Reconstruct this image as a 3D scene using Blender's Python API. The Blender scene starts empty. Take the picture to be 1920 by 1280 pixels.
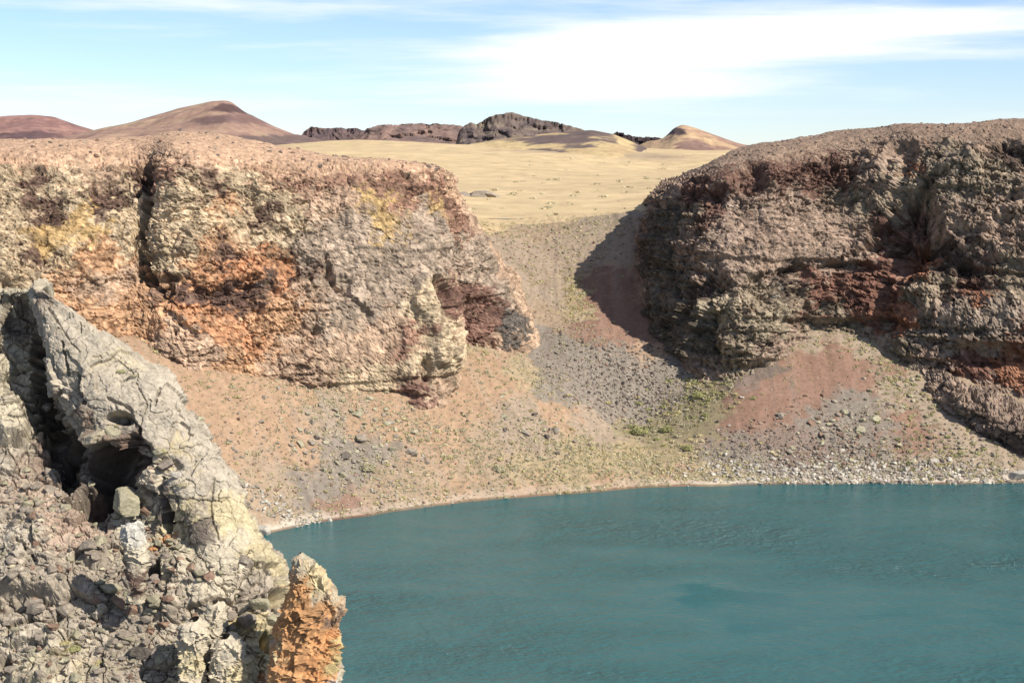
import bpy, math, random
import numpy as np
from concurrent.futures import ThreadPoolExecutor
from mathutils import Vector
from mathutils.bvhtree import BVHTree

# ------------------------------------------------------------------ camera, sky, sun, exposure
SC = bpy.context.scene
COL = SC.collection
R = math.radians
FPX, CAM_H, HORIZON = 2788.0, 60.0, 270.0           # focal length in photo pixels, metres above the lake
PITCH = math.atan((640.0 - HORIZON) / FPX)
cam_d = bpy.data.cameras.new('camera')
cam_d.sensor_width = 36.0
cam_d.lens = 36.0 * FPX / 1920.0
cam_d.clip_start, cam_d.clip_end = 0.5, 40000.0
cam = bpy.data.objects.new('camera', cam_d)
COL.objects.link(cam)
cam.location = (0, 0, CAM_H)
cam.rotation_euler = (math.pi / 2 - PITCH, 0, 0)
SC.camera = cam

SUN_DIR = Vector((0.64, -0.43, 0.66)).normalized()   # towards the sun
sun_el = math.asin(SUN_DIR.z)
sun_az = math.atan2(SUN_DIR.x, SUN_DIR.y)
sd = bpy.data.lights.new('sun', 'SUN')
sd.energy, sd.angle, sd.color = 4.7, R(0.53), (1.0, 0.94, 0.83)
sun = bpy.data.objects.new('sun', sd)
sun.rotation_euler = SUN_DIR.to_track_quat('Z', 'Y').to_euler()
sun.location = (100, -60, 160)
COL.objects.link(sun)

W = bpy.data.worlds.new('World')
SC.world = W
W.use_nodes = True


def build_sky():
    nt = W.node_tree
    nt.nodes.clear()
    N, L = nt.nodes.new, nt.links.new
    out = N('ShaderNodeOutputWorld')
    sky = N('ShaderNodeTexSky')
    sky.sky_type = 'NISHITA'
    sky.sun_disc = False
    sky.sun_elevation = sun_el
    sky.sun_rotation = sun_az
    sky.altitude = 200
    sky.air_density, sky.dust_density, sky.ozone_density = 0.8, 0.05, 2.5
    b1 = N('ShaderNodeBackground')
    b1.inputs[1].default_value = 0.076
    tint = N('ShaderNodeMix')
    tint.data_type, tint.blend_type = 'RGBA', 'MULTIPLY'
    tint.inputs[0].default_value = 1.0
    tint.inputs[7].default_value = (0.84, 0.93, 1.12, 1)
    L(sky.outputs[0], tint.inputs[6])
    L(tint.outputs[2], b1.inputs[0])
    tc = N('ShaderNodeTexCoord')
    sep = N('ShaderNodeSeparateXYZ')
    L(tc.outputs['Generated'], sep.inputs[0])

    def math_(op, a, b=None, c=None, clamp=False):
        n = N('ShaderNodeMath')
        n.operation = op
        n.use_clamp = clamp
        for i, v in enumerate((a, b, c)):
            if v is None:
                continue
            if isinstance(v, (int, float)):
                n.inputs[i].default_value = v
            else:
                L(v, n.inputs[i])
        return n.outputs[0]
    # cloud layers seen edge-on: stretched sideways, squeezed in height
    def layer(sx, sz, scale, detail, rough, seed, dist=0.0):
        cmb = N('ShaderNodeCombineXYZ')
        L(math_('MULTIPLY', sep.outputs[0], sx), cmb.inputs[0])
        L(math_('MULTIPLY', sep.outputs[1], sx), cmb.inputs[1])
        L(math_('MULTIPLY_ADD', sep.outputs[2], sz, seed), cmb.inputs[2])
        n = N('ShaderNodeTexNoise')
        n.inputs['Scale'].default_value = scale
        n.inputs['Detail'].default_value = detail
        n.inputs['Roughness'].default_value = rough
        n.inputs['Distortion'].default_value = dist
        L(cmb.outputs[0], n.inputs['Vector'])
        return n.outputs[0]
    n1 = layer(3.2, 46.0, 1.0, 9, 0.58, 3.7, 0.35)
    n2 = layer(9.0, 110.0, 1.0, 8, 0.6, 11.3, 0.2)

    def bank(cx, cz, rx, rz, amp):
        dx = math_('DIVIDE', math_('SUBTRACT', sep.outputs[0], cx), rx)
        dz = math_('DIVIDE', math_('SUBTRACT', sep.outputs[2], cz), rz)
        r2 = math_('ADD', math_('MULTIPLY', dx, dx), math_('MULTIPLY', dz, dz))
        g = math_('EXPONENT', math_('MULTIPLY', r2, -1.0))
        fr = math_('GREATER_THAN', sep.outputs[1], 0.0)
        return math_('MULTIPLY', math_('MULTIPLY', g, fr), amp)
    cover = math_('MULTIPLY_ADD', n2, 0.35, math_('MULTIPLY', n1, 0.75))
    for b in CLOUD_BANKS:
        cover = math_('ADD', cover, bank(*b))
    mr = N('ShaderNodeMapRange')
    mr.interpolation_type = 'SMOOTHSTEP'
    mr.inputs[1].default_value, mr.inputs[2].default_value = 0.46, 0.86
    mr.inputs[3].default_value, mr.inputs[4].default_value = 0.08, 1.0
    L(cover, mr.inputs[0])
    b2 = N('ShaderNodeBackground')
    b2.inputs[0].default_value = (0.95, 0.98, 1.0, 1)
    b2.inputs[1].default_value = 0.64
    mx = N('ShaderNodeMixShader')
    L(mr.outputs[0], mx.inputs[0])
    L(b1.outputs[0], mx.inputs[1])
    L(b2.outputs[0], mx.inputs[2])
    L(mx.outputs[0], out.inputs[0])


# (direction x, direction z, half width, half height, strength) of the cloud banks ahead
CLOUD_BANKS = [(0.14, 0.066, 0.16, 0.018, 0.40), (0.07, 0.040, 0.12, 0.014, 0.26), (-0.19, 0.024, 0.20, 0.009, 0.07), (0.30, 0.076, 0.08, 0.006, 0.22),
               (-0.20, 0.052, 0.20, 0.016, -0.20), (-0.05, 0.074, 0.10, 0.008, -0.16), (0.31, 0.040, 0.10, 0.016, -0.16),
               (0.16, 0.006, 0.26, 0.016, -0.22), (-0.28, 0.088, 0.16, 0.006, 0.16)]
build_sky()
SC.view_settings.view_transform = 'Standard'
SC.view_settings.look = 'None'
SC.view_settings.exposure = 0.84
SC.view_settings.gamma = 1.0
SC.view_settings.use_curve_mapping = False
SC.cycles.max_bounces = 5
SC.cycles.diffuse_bounces = 3

# ------------------------------------------------------------------ helpers: projection, noise, meshes
CP, SP = math.cos(PITCH), math.sin(PITCH)
rng = np.random.default_rng(7)
random.seed(7)


def at(px, py, Y):
    """world point seen at photo pixel (px, py) at Y metres ahead"""
    px, py, Y = np.broadcast_arrays(np.asarray(px, float), np.asarray(py, float), np.asarray(Y, float))
    a, b = (px - 960.0) / FPX, -(py - 640.0) / FPX
    dy, dz = CP + b * SP, -SP + b * CP
    k = Y / dy
    return np.stack([a * k, Y, CAM_H + dz * k], -1)


def on_lake(px, py):
    a, b = (px - 960.0) / FPX, -(py - 640.0) / FPX
    dy, dz = CP + b * SP, -SP + b * CP
    k = -CAM_H / dz
    return np.array([a * k, dy * k, 0.0])


def proj(P):
    x, y, z = P[..., 0], P[..., 1], P[..., 2] - CAM_H
    f, u = y * CP - z * SP, y * SP + z * CP
    return 960 + FPX * x / f, 640 - FPX * u / f


def lin(c):
    c = np.asarray(c, float) / 255.0
    return np.where(c <= 0.04045, c / 12.92, ((c + 0.055) / 1.055) ** 2.4)


ALB = 0.60


def alb(r, g, b, k=1.0):
    c = lin((r, g, b))
    return (c * 0.78 + c.mean() * 0.22 * np.array([1.04, 1.0, 0.93])) * np.array([0.995, 0.975, 0.92]) * ALB * k


def _hash(ix, iy, iz, seed):
    h = (ix * np.uint32(374761393) + iy * np.uint32(668265263)
         + iz * np.uint32(2246822519) + np.uint32(seed * 3266489917 & 0xffffffff))
    h ^= h >> np.uint32(15)
    h *= np.uint32(2246822519)
    h ^= h >> np.uint32(13)
    h *= np.uint32(3266489917)
    h ^= h >> np.uint32(16)
    return h


POOL = ThreadPoolExecutor(4)


def threaded(fn, P, *a):
    """evaluate a point function in chunks on all cores"""
    P = np.ascontiguousarray(P, np.float32)
    flat = P.reshape(-1, 3)
    if len(flat) < 4000:
        return fn(P, *a)
    parts = list(POOL.map(lambda c: fn(c, *a), np.array_split(flat, max(4, len(flat) // 24000))))
    if isinstance(parts[0], tuple):
        return tuple(np.concatenate(q).reshape(P.shape[:-1]) for q in zip(*parts))
    return np.concatenate(parts).reshape(P.shape[:-1])


def _perlin(P, seed=0):
    F = np.floor(P)
    I = F.astype(np.int32).view(np.uint32)
    f = (P - F).astype(np.float32)
    w = f * f * f * (f * (f * 6 - 15) + 10)
    res = 0
    for dx in (0, 1):
        wx = w[..., 0] if dx else 1 - w[..., 0]
        for dy in (0, 1):
            wy = w[..., 1] if dy else 1 - w[..., 1]
            for dz in (0, 1):
                wz = w[..., 2] if dz else 1 - w[..., 2]
                h = _hash(I[..., 0] + np.uint32(dx & 0xffffffff), I[..., 1] + np.uint32(dy & 0xffffffff), I[..., 2] + np.uint32(dz & 0xffffffff), seed)
                gx = (h & np.uint32(1023)).astype(np.float32) / 511.5 - 1
                gy = ((h >> np.uint32(10)) & np.uint32(1023)).astype(np.float32) / 511.5 - 1
                gz = ((h >> np.uint32(20)) & np.uint32(1023)).astype(np.float32) / 511.5 - 1
                res = res + wx * wy * wz * (gx * (f[..., 0] - dx) + gy * (f[..., 1] - dy) + gz * (f[..., 2] - dz))
    return res * 1.15


def perlin(P, seed=0):
    return threaded(_perlin, P, seed)


def fbm(P, wl, octv=4, seed=0, gain=0.5, ridged=False):
    """wl: wavelength in metres, scalar or per axis"""
    Q = np.asarray(P, np.float32) / np.asarray(wl, np.float32)
    s, a, tot = 0, 1.0, 0.0
    for o in range(octv):
        n = perlin(Q + 17.3 * o, seed + o * 13)
        if ridged:
            n = 0.5 - 1.6 * np.abs(n)
        s = s + a * n
        tot += a
        a *= gain
        Q = Q * 2.03
    return s / tot


def worley(P, wl, seed=0):
    return threaded(_worley, np.asarray(P, np.float32) / np.asarray(wl, np.float32), seed)


def _worley(Q, seed=0):
    F = np.floor(Q)
    I = F.astype(np.int32).view(np.uint32)
    f = Q - F
    f1 = np.full(Q.shape[:-1], 9.0, np.float32)
    f2 = f1.copy()
    idv = np.zeros(Q.shape[:-1], np.float32)
    for dx in (-1, 0, 1):
        for dy in (-1, 0, 1):
            for dz in (-1, 0, 1):
                h = _hash(I[..., 0] + np.uint32(dx & 0xffffffff), I[..., 1] + np.uint32(dy & 0xffffffff), I[..., 2] + np.uint32(dz & 0xffffffff), seed)
                jx = (h & np.uint32(1023)).astype(np.float32) / 1023
                jy = ((h >> np.uint32(10)) & np.uint32(1023)).astype(np.float32) / 1023
                jz = ((h >> np.uint32(20)) & np.uint32(1023)).astype(np.float32) / 1023
                d = np.sqrt((dx + jx - f[..., 0]) ** 2 + (dy + jy - f[..., 1]) ** 2 + (dz + jz - f[..., 2]) ** 2)
                nearer = d < f1
                f2 = np.where(nearer, f1, np.minimum(f2, d))
                f1 = np.where(nearer, d, f1)
                idv = np.where(nearer, jx, idv)
    return f1, f2, idv


def _slabs(Q, seed=0):
    F = np.floor(Q)
    I = F.astype(np.int32).view(np.uint32)
    f = Q - F
    f1 = np.full(Q.shape[:-1], 9.0, np.float32)
    f2 = f1.copy()
    ida, idb, idc = (np.zeros(Q.shape[:-1], np.float32) for _ in range(3))
    for dx in (-1, 0, 1):
        for dy in (-1, 0, 1):
            for dz in (-1, 0, 1):
                h = _hash(I[..., 0] + np.uint32(dx & 0xffffffff), I[..., 1] + np.uint32(dy & 0xffffffff), I[..., 2] + np.uint32(dz & 0xffffffff), seed)
                jx = (h & np.uint32(1023)).astype(np.float32) / 1023
                jy = ((h >> np.uint32(10)) & np.uint32(1023)).astype(np.float32) / 1023
                jz = ((h >> np.uint32(20)) & np.uint32(1023)).astype(np.float32) / 1023
                ax, ay, az = np.abs(dx + jx - f[..., 0]), np.abs(dy + jy - f[..., 1]), np.abs(dz + jz - f[..., 2])
                d = 0.6 * np.maximum(np.maximum(ax, ay), az) + 0.25 * (ax + ay + az)
                nearer = d < f1
                f2 = np.where(nearer, f1, np.minimum(f2, d))
                f1 = np.where(nearer, d, f1)
                ida, idb, idc = np.where(nearer, jx, ida), np.where(nearer, jy, idb), np.where(nearer, jz, idc)
    # each block is a tilted plane
    return ida, idb, idc, f2 - f1


_a, _b = math.radians(33), math.radians(14)
TURN = (np.array([[math.cos(_a), -math.sin(_a), 0], [math.sin(_a), math.cos(_a), 0], [0, 0, 1]]) @ np.array([[1, 0, 0], [0, math.cos(_b), -math.sin(_b)], [0, math.sin(_b), math.cos(_b)]])).astype(np.float32)


def slabs(P, wl, seed=0):
    """angular fracture blocks: three random numbers per block and the distance to the nearest joint"""
    return threaded(_slabs, (np.asarray(P, np.float32) @ TURN) / np.asarray(wl, np.float32), seed)


def sstep(a, b, x):
    t = np.clip((x - a) / (b - a), 0, 1)
    return t * t * (3 - 2 * t)


def hermite(knots, vals, t):
    """smooth curve through vals (n, ...) at the given knots"""
    k, v = np.asarray(knots, float), np.asarray(vals, float)
    d = (v[1:] - v[:-1]) / (k[1:] - k[:-1]).reshape((-1,) + (1,) * (v.ndim - 1))
    m = np.concatenate([d[:1], (d[1:] + d[:-1]) / 2, d[-1:]])
    i = np.clip(np.searchsorted(k, t, side='right') - 1, 0, len(k) - 2)
    h = k[i + 1] - k[i]
    s = (t - k[i]) / h
    sh = (-1,) + (1,) * (v.ndim - 1)
    s, h = s.reshape(sh), h.reshape(sh)
    return ((2 * s ** 3 - 3 * s ** 2 + 1) * v[i] + (s ** 3 - 2 * s ** 2 + s) * h * m[i]
            + (-2 * s ** 3 + 3 * s ** 2) * v[i + 1] + (s ** 3 - s ** 2) * h * m[i + 1])


def normals(P):
    a, b = np.gradient(P, axis=0), np.gradient(P, axis=1)
    n = np.cross(b, a)
    return n / (np.linalg.norm(n, axis=-1, keepdims=True) + 1e-9)


def raw_mesh(name, V, F, colors=None, smooth=True):
    me = bpy.data.meshes.new(name)
    V = np.ascontiguousarray(np.asarray(V, np.float32).reshape(-1, 3))
    F = np.asarray(F, np.int32)
    k = F.shape[1]
    me.vertices.add(len(V))
    me.vertices.foreach_set('co', V.ravel())
    me.loops.add(F.size)
    me.loops.foreach_set('vertex_index', F.ravel())
    me.polygons.add(len(F))
    me.polygons.foreach_set('loop_start', np.arange(0, F.size, k, dtype=np.int32))
    me.polygons.foreach_set('use_smooth', np.full(len(F), smooth))
    if colors is not None:
        c = np.ones((len(V), 4), np.float32)
        c[:, :3] = np.clip(np.asarray(colors).reshape(-1, 3), 0.002, 0.9)
        at_ = me.color_attributes.new('rock_colour', 'FLOAT_COLOR', 'POINT')
        at_.data.foreach_set('color', c.ravel())
    me.update(calc_edges=True)
    return me


def grid_faces(n, m):
    i = np.arange(n * m).reshape(n, m)
    return np.stack([i[:-1, :-1], i[:-1, 1:], i[1:, 1:], i[1:, :-1]], -1).reshape(-1, 4)


def add(name, me, mat=None, label=None, cat=None, group=None, kind=None, loc=None, parent=None):
    o = bpy.data.objects.new(name, me)
    COL.objects.link(o)
    if mat is not None and me is not None and len(me.materials) == 0:
        me.materials.append(mat)
    if label: o['label'] = label
    if cat: o['category'] = cat
    if group: o['group'] = group
    if kind: o['kind'] = kind
    if loc is not None: o.location = loc
    if parent is not None: o.parent = parent
    return o


def rock_material(name, vary=0.35, fine=1.6, bump=0.5, bump_d=0.12, rough=0.95, attr=True, base=(0.3, 0.3, 0.3), grain=7.0):
    m = bpy.data.materials.new(name)
    m.use_nodes = True
    nt = m.node_tree
    N, L = nt.nodes.new, nt.links.new
    p = nt.nodes['Principled BSDF']
    p.inputs['Roughness'].default_value = rough
    p.inputs['Specular IOR Level'].default_value = 0.15
    tc = N('ShaderNodeTexCoord')
    n1 = N('ShaderNodeTexNoise')
    n1.inputs['Scale'].default_value = fine
    n1.inputs['Detail'].default_value = 6
    n1.inputs['Roughness'].default_value = 0.68
    L(tc.outputs['Object'], n1.inputs['Vector'])
    mr = N('ShaderNodeMapRange')
    mr.inputs[1].default_value, mr.inputs[2].default_value = 0.3, 0.7
    mr.inputs[3].default_value, mr.inputs[4].default_value = 1 - vary, 1 + vary
    L(n1.outputs[0], mr.inputs[0])
    mul = N('ShaderNodeMix')
    mul.data_type, mul.blend_type = 'RGBA', 'MULTIPLY'
    mul.inputs[0].default_value = 1.0
    if attr:
        a = N('ShaderNodeAttribute')
        a.attribute_name = 'rock_colour'
        L(a.outputs['Color'], mul.inputs[6])
    else:
        mul.inputs[6].default_value = (*base, 1)
    L(mr.outputs[0], mul.inputs[7])
    L(mul.outputs[2], p.inputs['Base Color'])
    n2 = N('ShaderNodeTexNoise')
    n2.inputs['Scale'].default_value = grain
    n2.inputs['Detail'].default_value = 5
    n2.inputs['Roughness'].default_value = 0.7
    L(tc.outputs['Object'], n2.inputs['Vector'])
    bp = N('ShaderNodeBump')
    bp.inputs['Strength'].default_value = bump
    bp.inputs['Distance'].default_value = bump_d
    L(n2.outputs[0], bp.inputs['Height'])
    L(bp.outputs[0], p.inputs['Normal'])
    return m


M_CLIFF = rock_material('cliff_rock', 0.40, 1.1, 0.9, 0.35, grain=1.8)
M_GROUND = rock_material('scree_ground', 0.22, 1.3, 0.6, 0.15, grain=3.0)
M_FAR = rock_material('hill_ground', 0.22, 0.08, 0.4, 1.0, grain=0.25)
M_CRAG = rock_material('crag_rock', 0.28, 9.0, 0.6, 0.03, grain=22.0)
M_STONE = rock_material('loose_stone', 0.30, 1.5, 0.6, 0.1, grain=4.0)


def blend(P, anchors, colors, warp=0.0, base=None, base_w=0.02, seed=5, aniso=(1, 1, 1), wl=4.0, sharp=1.0):
    """colour of every vertex from anchor points on the surface, edges broken up by noise"""
    Q = P.astype(np.float32).copy()
    if warp:
        for k in range(3):
            Q[..., k] += warp * fbm(P, wl, 5, seed + 31 * k, 0.68)
    ws = np.full(Q.shape[:-1], base_w if base is not None else 1e-6, np.float32)
    acc = ws[..., None] * np.asarray(base if base is not None else colors[anchors[0][1]], np.float32)
    for pt, cl, r in anchors:
        d2 = sum(((Q[..., k] - pt[k]) * aniso[k]) ** 2 for k in range(3)) / (r * r)
        w = np.exp(-np.minimum(d2 * sharp, 40)).astype(np.float32)
        w = w * w
        ws += w
        acc += w[..., None] * np.asarray(colors[cl], np.float32)
    return acc / ws[..., None]


# ------------------------------------------------------------------ the ground: talus, breach and shore
def tps_fit(X, z, smooth=1e-3):
    d = np.linalg.norm(X[:, None] - X[None], axis=-1)
    K = np.where(d > 0, d * d * np.log(d + 1e-12), 0) + smooth * np.eye(len(X))
    Pm = np.c_[np.ones(len(X)), X]
    A = np.block([[K, Pm], [Pm.T, np.zeros((3, 3))]])
    return np.linalg.solve(A, np.r_[z, 0, 0, 0])


def tps_eval(Xc, w, X):
    out = np.zeros(X.shape[:-1])
    n = len(Xc)
    out += w[n] + w[n + 1] * X[..., 0] + w[n + 2] * X[..., 1]
    for i in range(n):
        r2 = (X[..., 0] - Xc[i, 0]) ** 2 + (X[..., 1] - Xc[i, 1]) ** 2
        out += w[i] * 0.5 * r2 * np.log(r2 + 1e-12)
    return out


def warp_xy(x, y):
    return np.stack([x / y * 3.0, 3.0 * np.log(y / 270.0)], -1)


SHORE = [(-250, 1170), (-60, 1120), (150, 1080), (340, 1040), (490, 1004), (560, 987), (700, 966), (860, 943), (1000, 931), (1130, 921),
         (1300, 912), (1500, 908), (1700, 907), (1920, 905), (2150, 903), (2420, 905)]
shore_pts = np.array([on_lake(*p) for p in SHORE])
ctrl = [tuple(p) for p in shore_pts]
for p in shore_pts:                                       # the lake bed falls away in front of the shore
    ctrl.append((p[0], p[1] - 9, -4.5))
    ctrl.append((p[0], p[1] - 40, -15.0))
    ctrl.append((p[0], p[1] + 2.2, 0.75))
GROUND = [(-200, 700, .6), (100, 690, .62), (300, 690, .62), (450, 705, .62), (600, 738, .62), (720, 757, .62), (800, 762, .62), (840, 742, .62), (872, 690, .62), (300, 850, .62), (100, 850, .6), (450, 900, .6),
          (880, 640, 287), (990, 645, 297), (1000, 560, 320), (1050, 500, 338), (1100, 440, 352), (920, 430, 352), (1180, 402, 365), (1000, 470, 344),
          (1190, 800, 280), (1290, 722, 289), (1150, 700, 290), (1060, 620, 302), (1200, 620, 306), (1250, 650, 299), (1150, 530, 325), (1330, 692, 291),
          (900, 790, .58), (1000, 730, .52), (900, 665, .56), (600, 850, .60), (450, 800, .62), (800, 860, .56), (1000, 850, .5), (1100, 860, .45), (700, 900, .55), (950, 890, .45),
          (1300, 860, .42), (1400, 780, .55), (1550, 800, .6), (1540, 720, .6), (1540, 648, .6), (1650, 760, .6), (1730, 830, .6), (1440, 690, .6),
          (1700, 650, .58), (1900, 862, .5), (2150, 860, .5), (1850, 820, .56), (1760, 705, .58), (1850, 765, .55), (1930, 800, .53), (1380, 720, .55), (1130, 640, 298)]
_spx, _spy = [p[0] for p in SHORE], [p[1] for p in SHORE]


def slope_depth(px, py, slope=0.62):
    """distance of a talus point: a slope of that steepness starts at the shore below it"""
    ysh = on_lake(px, np.interp(px, _spx, _spy))[1]
    b = -(py - 640.0) / FPX
    t = (SP - b * CP) / (CP + b * SP)
    return (CAM_H + slope * ysh) / (slope + t)


for g in GROUND:
    ctrl.append(tuple(at(g[0], g[1], g[2] if g[2] > 5 else slope_depth(*g))))
for p in [(-85, 285, 40), (-60, 300, 44), (-20, 320, 40), (-90, 330, 46), (60, 330, 38), (90, 320, 38), (60, 370, 44), (-60, 370, 44), (120, 300, 36), (-120, 275, 40)]:
    ctrl.append(p)
VALLEY = [(960, 420, 372), (1150, 398, 390), (1000, 392, 430), (900, 385, 440), (1200, 380, 450), (1000, 350, 570), (1200, 340, 590), (850, 350, 570), (1000, 312, 780), (1250, 322, 760),
          (1400, 310, 760), (800, 296, 840), (650, 278, 930), (640, 268, 1060), (760, 268, 1060), (870, 276, 1040), (960, 280, 1000), (1110, 285, 950), (1260, 308, 860), (1400, 290, 960),
          (300, 285, 1000), (0, 280, 1000), (1700, 290, 1000), (2000, 285, 1000), (-400, 282, 1000), (2400, 280, 1000), (1400, 330, 560), (600, 330, 560), (400, 330, 480), (0, 320, 480), (1800, 320, 480), (2300, 320, 480)]
VALLEY += [(q, 284, 1250) for q in range(-400, 2500, 260)] + [(q, 284, 1500) for q in range(-400, 2500, 400)]
for g in VALLEY:
    ctrl.append(tuple(at(*g)))
ctrl = np.array(ctrl)
TX = warp_xy(ctrl[:, 0], ctrl[:, 1])
TW = tps_fit(TX, ctrl[:, 2], 2e-4)


def ground_base(x, y):
    return tps_eval(TX, TW, warp_xy(x, y))


_ys = np.concatenate([np.arange(150, 420, 0.8), np.geomspace(420, 1300, 160)])


def hit(px, py):
    """where the sight line through a photo pixel meets the bare ground"""
    P = at(np.full(len(_ys), px), np.full(len(_ys), py), _ys)
    d = ground_base(P[:, 0], P[:, 1]) - P[:, 2]
    k = np.argmax(d > 0)
    if d[k] <= 0:
        k = len(_ys) - 1
    return P[k]


def ground_relief(P):
    """small relief of the slopes, metres"""
    x, y = P[..., 0], P[..., 1]
    Q = np.stack([x, y, np.zeros_like(x)], -1)
    n = 0.9 * fbm(Q, 22, 3, 3) + 0.5 * fbm(Q, 5.5, 4, 9, 0.55) + 0.12 * fbm(Q, 1.8, 1, 19, 0.6)
    Q2 = np.stack([x + 0.55 * y * sstep(24, 2, x), 0.06 * y, 0 * x], -1)
    rill = 1.6 * fbm(Q2, 3.0, 3, 23, 0.6)
    return n + 0.35 * rill


# colours of the ground (as they look in sun)
GC = {'sand': alb(186, 150, 120), 'red': alb(160, 122, 104), 'grey': alb(150, 138, 128), 'scree': alb(176, 154, 134), 'dark': alb(128, 112, 104),
      'veg': alb(184, 162, 126), 'olive': alb(160, 146, 112), 'grass': alb(222, 193, 144), 'pale': alb(226, 212, 198), 'pinkgrey': alb(178, 152, 126), 'purple': alb(150, 128, 118)}
GA = [(330, 740, 'sand', 8), (420, 780, 'sand', 7), (520, 790, 'sand', 6), (620, 800, 'scree', 4), (640, 840, 'grey', 4), (560, 850, 'sand', 4), (700, 800, 'sand', 5), (780, 790, 'sand', 5),
      (420, 900, 'sand', 4), (500, 900, 'pinkgrey', 5), (600, 900, 'grey', 5), (700, 860, 'grey', 5), (760, 900, 'pinkgrey', 5), (500, 960, 'pinkgrey', 4), (640, 950, 'red', 3), (820, 830, 'sand', 5),
      (920, 690, 'sand', 5), (900, 740, 'sand', 5), (880, 640, 'veg', 3), (980, 700, 'veg', 3), (1050, 720, 'grey', 4), (960, 780, 'scree', 4), (1000, 830, 'scree', 4), (900, 870, 'pinkgrey', 5), (1050, 780, 'sand', 3),
      (1020, 640, 'grey', 3), (1000, 590, 'pinkgrey', 3), (960, 480, 'scree', 6), (1000, 430, 'pinkgrey', 6), (1000, 530, 'scree', 5), (1060, 470, 'scree', 5), (1075, 540, 'veg', 3), (1090, 590, 'veg', 2.5),
      (1130, 540, 'red', 4), (1150, 590, 'red', 4), (1190, 620, 'red', 4), (1220, 665, 'sand', 3), (1120, 630, 'red', 3), (1100, 680, 'grey', 5), (1170, 700, 'grey', 5), (1250, 720, 'grey', 5), (1200, 760, 'grey', 4), (1290, 690, 'grey', 3),
      (1330, 720, 'olive', 4), (1300, 770, 'olive', 4), (1220, 810, 'olive', 4), (1120, 810, 'scree', 4), (1100, 850, 'veg', 5), (1000, 880, 'veg', 4), (1200, 860, 'veg', 5), (1150, 905, 'sand', 3), (1000, 915, 'sand', 3), (1260, 890, 'sand', 2.5), (850, 925, 'sand', 3),
      (1390, 720, 'purple', 3), (1420, 760, 'red', 4), (1400, 800, 'red', 4), (1450, 690, 'dark', 2.5), (1500, 720, 'red', 4), (1570, 690, 'red', 5), (1620, 700, 'red', 4), (1530, 650, 'scree', 3), (1600, 640, 'scree', 4), (1480, 760, 'red', 3),
      (1550, 790, 'grey', 5), (1620, 800, 'grey', 5), (1480, 840, 'purple', 5), (1600, 850, 'grey', 5), (1400, 850, 'grey', 4), (1700, 800, 'red', 4), (1720, 830, 'red', 3), (1750, 860, 'scree', 4), (1850, 870, 'scree', 4), (1680, 740, 'scree', 3), (1750, 790, 'scree', 3),
      (1350, 895, 'veg', 2), (1780, 890, 'red', 2.5),
      (1140, 420, 'scree', 6), (1170, 460, 'scree', 4)]
ground_anchors = [(hit(a, b), c, r) for a, b, c, r in GA]
for a, b, r in [(900, 418, 9), (945, 417, 10), (1000, 411, 10), (1050, 405, 10), (1110, 398, 10), (1170, 391, 10), (1210, 386, 10), (940, 408, 14), (1050, 395, 16), (1170, 383, 16), (1000, 370, 50), (1150, 360, 50), (900, 370, 40), (1000, 330, 90), (1200, 330, 90), (850, 300, 120), (1050, 290, 100), (700, 280, 120), (1350, 310, 90)]:
    ground_anchors.append((hit(a, b), 'grass', r))
for a, b, r in [(1010, 285, 26), (1050, 278, 20), (1215, 292, 26)]:
    ground_anchors.append((hit(a, b), 'purple', r))

NX, NY = 820, 500
pxs = np.linspace(-330, 2330, NX)
ys = np.concatenate([np.linspace(150, 200, 30, endpoint=False), np.linspace(200, 322, 380, endpoint=False), np.linspace(322, 392, NY - 410)])
GX = (pxs[None, :] - 960) / FPX * ys[:, None] * 1.004
GY = np.repeat(ys[:, None], NX, 1)
GZ = ground_base(GX, GY)
G = np.stack([GX, GY, GZ], -1)
G[..., 2] += ground_relief(G) * sstep(-3.0, 3.0, GZ) * 0.8
GN_col = blend(G, ground_anchors, GC, warp=12.0, base=GC['pinkgrey'], base_w=1e-6, seed=41, wl=5.0, sharp=1.5, aniso=(1, 0.75, 1))
def runs(dirx, seed):
    """streaks of debris running downhill"""
    n_ = math.hypot(dirx, 1)
    u = (G[..., 0] + dirx * G[..., 1]) / n_
    v = (-dirx * G[..., 0] + G[..., 1]) / n_
    return fbm(np.stack([u, v * 0.07, 0 * u], -1), 2.4, 3, seed, 0.6)


wl_ = sstep(24, 2, G[..., 0])
streak = runs(0.55, 78) * wl_ + runs(-0.05, 79) * (1 - wl_)
GN_col = GN_col * (1 + 0.30 * fbm(G, 2.4, 3, 77, 0.72) + 0.5 * streak)[..., None]
grey_w = np.clip(sstep(0.02, 0.30, streak) * 0.42, 0, 1)[..., None] * sstep(395, 330, G[..., 1])[..., None]
GN_col = GN_col * (1 - grey_w) + grey_w * GC['grey'] * 0.95
# wet rim and pale mineral crust along the water line
crust = sstep(1.5, 0.5, G[..., 2] + 1.2 * fbm(G, 3.0, 4, 79, 0.65)) * sstep(0.1, 0.4, G[..., 2]) * 0.75
crust *= np.clip(sstep(-20, -45, G[..., 0]) + sstep(20, 45, G[..., 0]) + 0.35, 0, 1)
GN_col = GN_col * (1 - crust[..., None]) + crust[..., None] * GC['pale']
wet = sstep(0.40, 0.15, G[..., 2])
GN_col = GN_col * (1 - 0.45 * wet[..., None])
me = raw_mesh('talus_ground', G, grid_faces(NY, NX), GN_col)
add('talus_ground', me, M_GROUND, kind='structure', label='brown talus slopes and scree running down to the lake')


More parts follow.
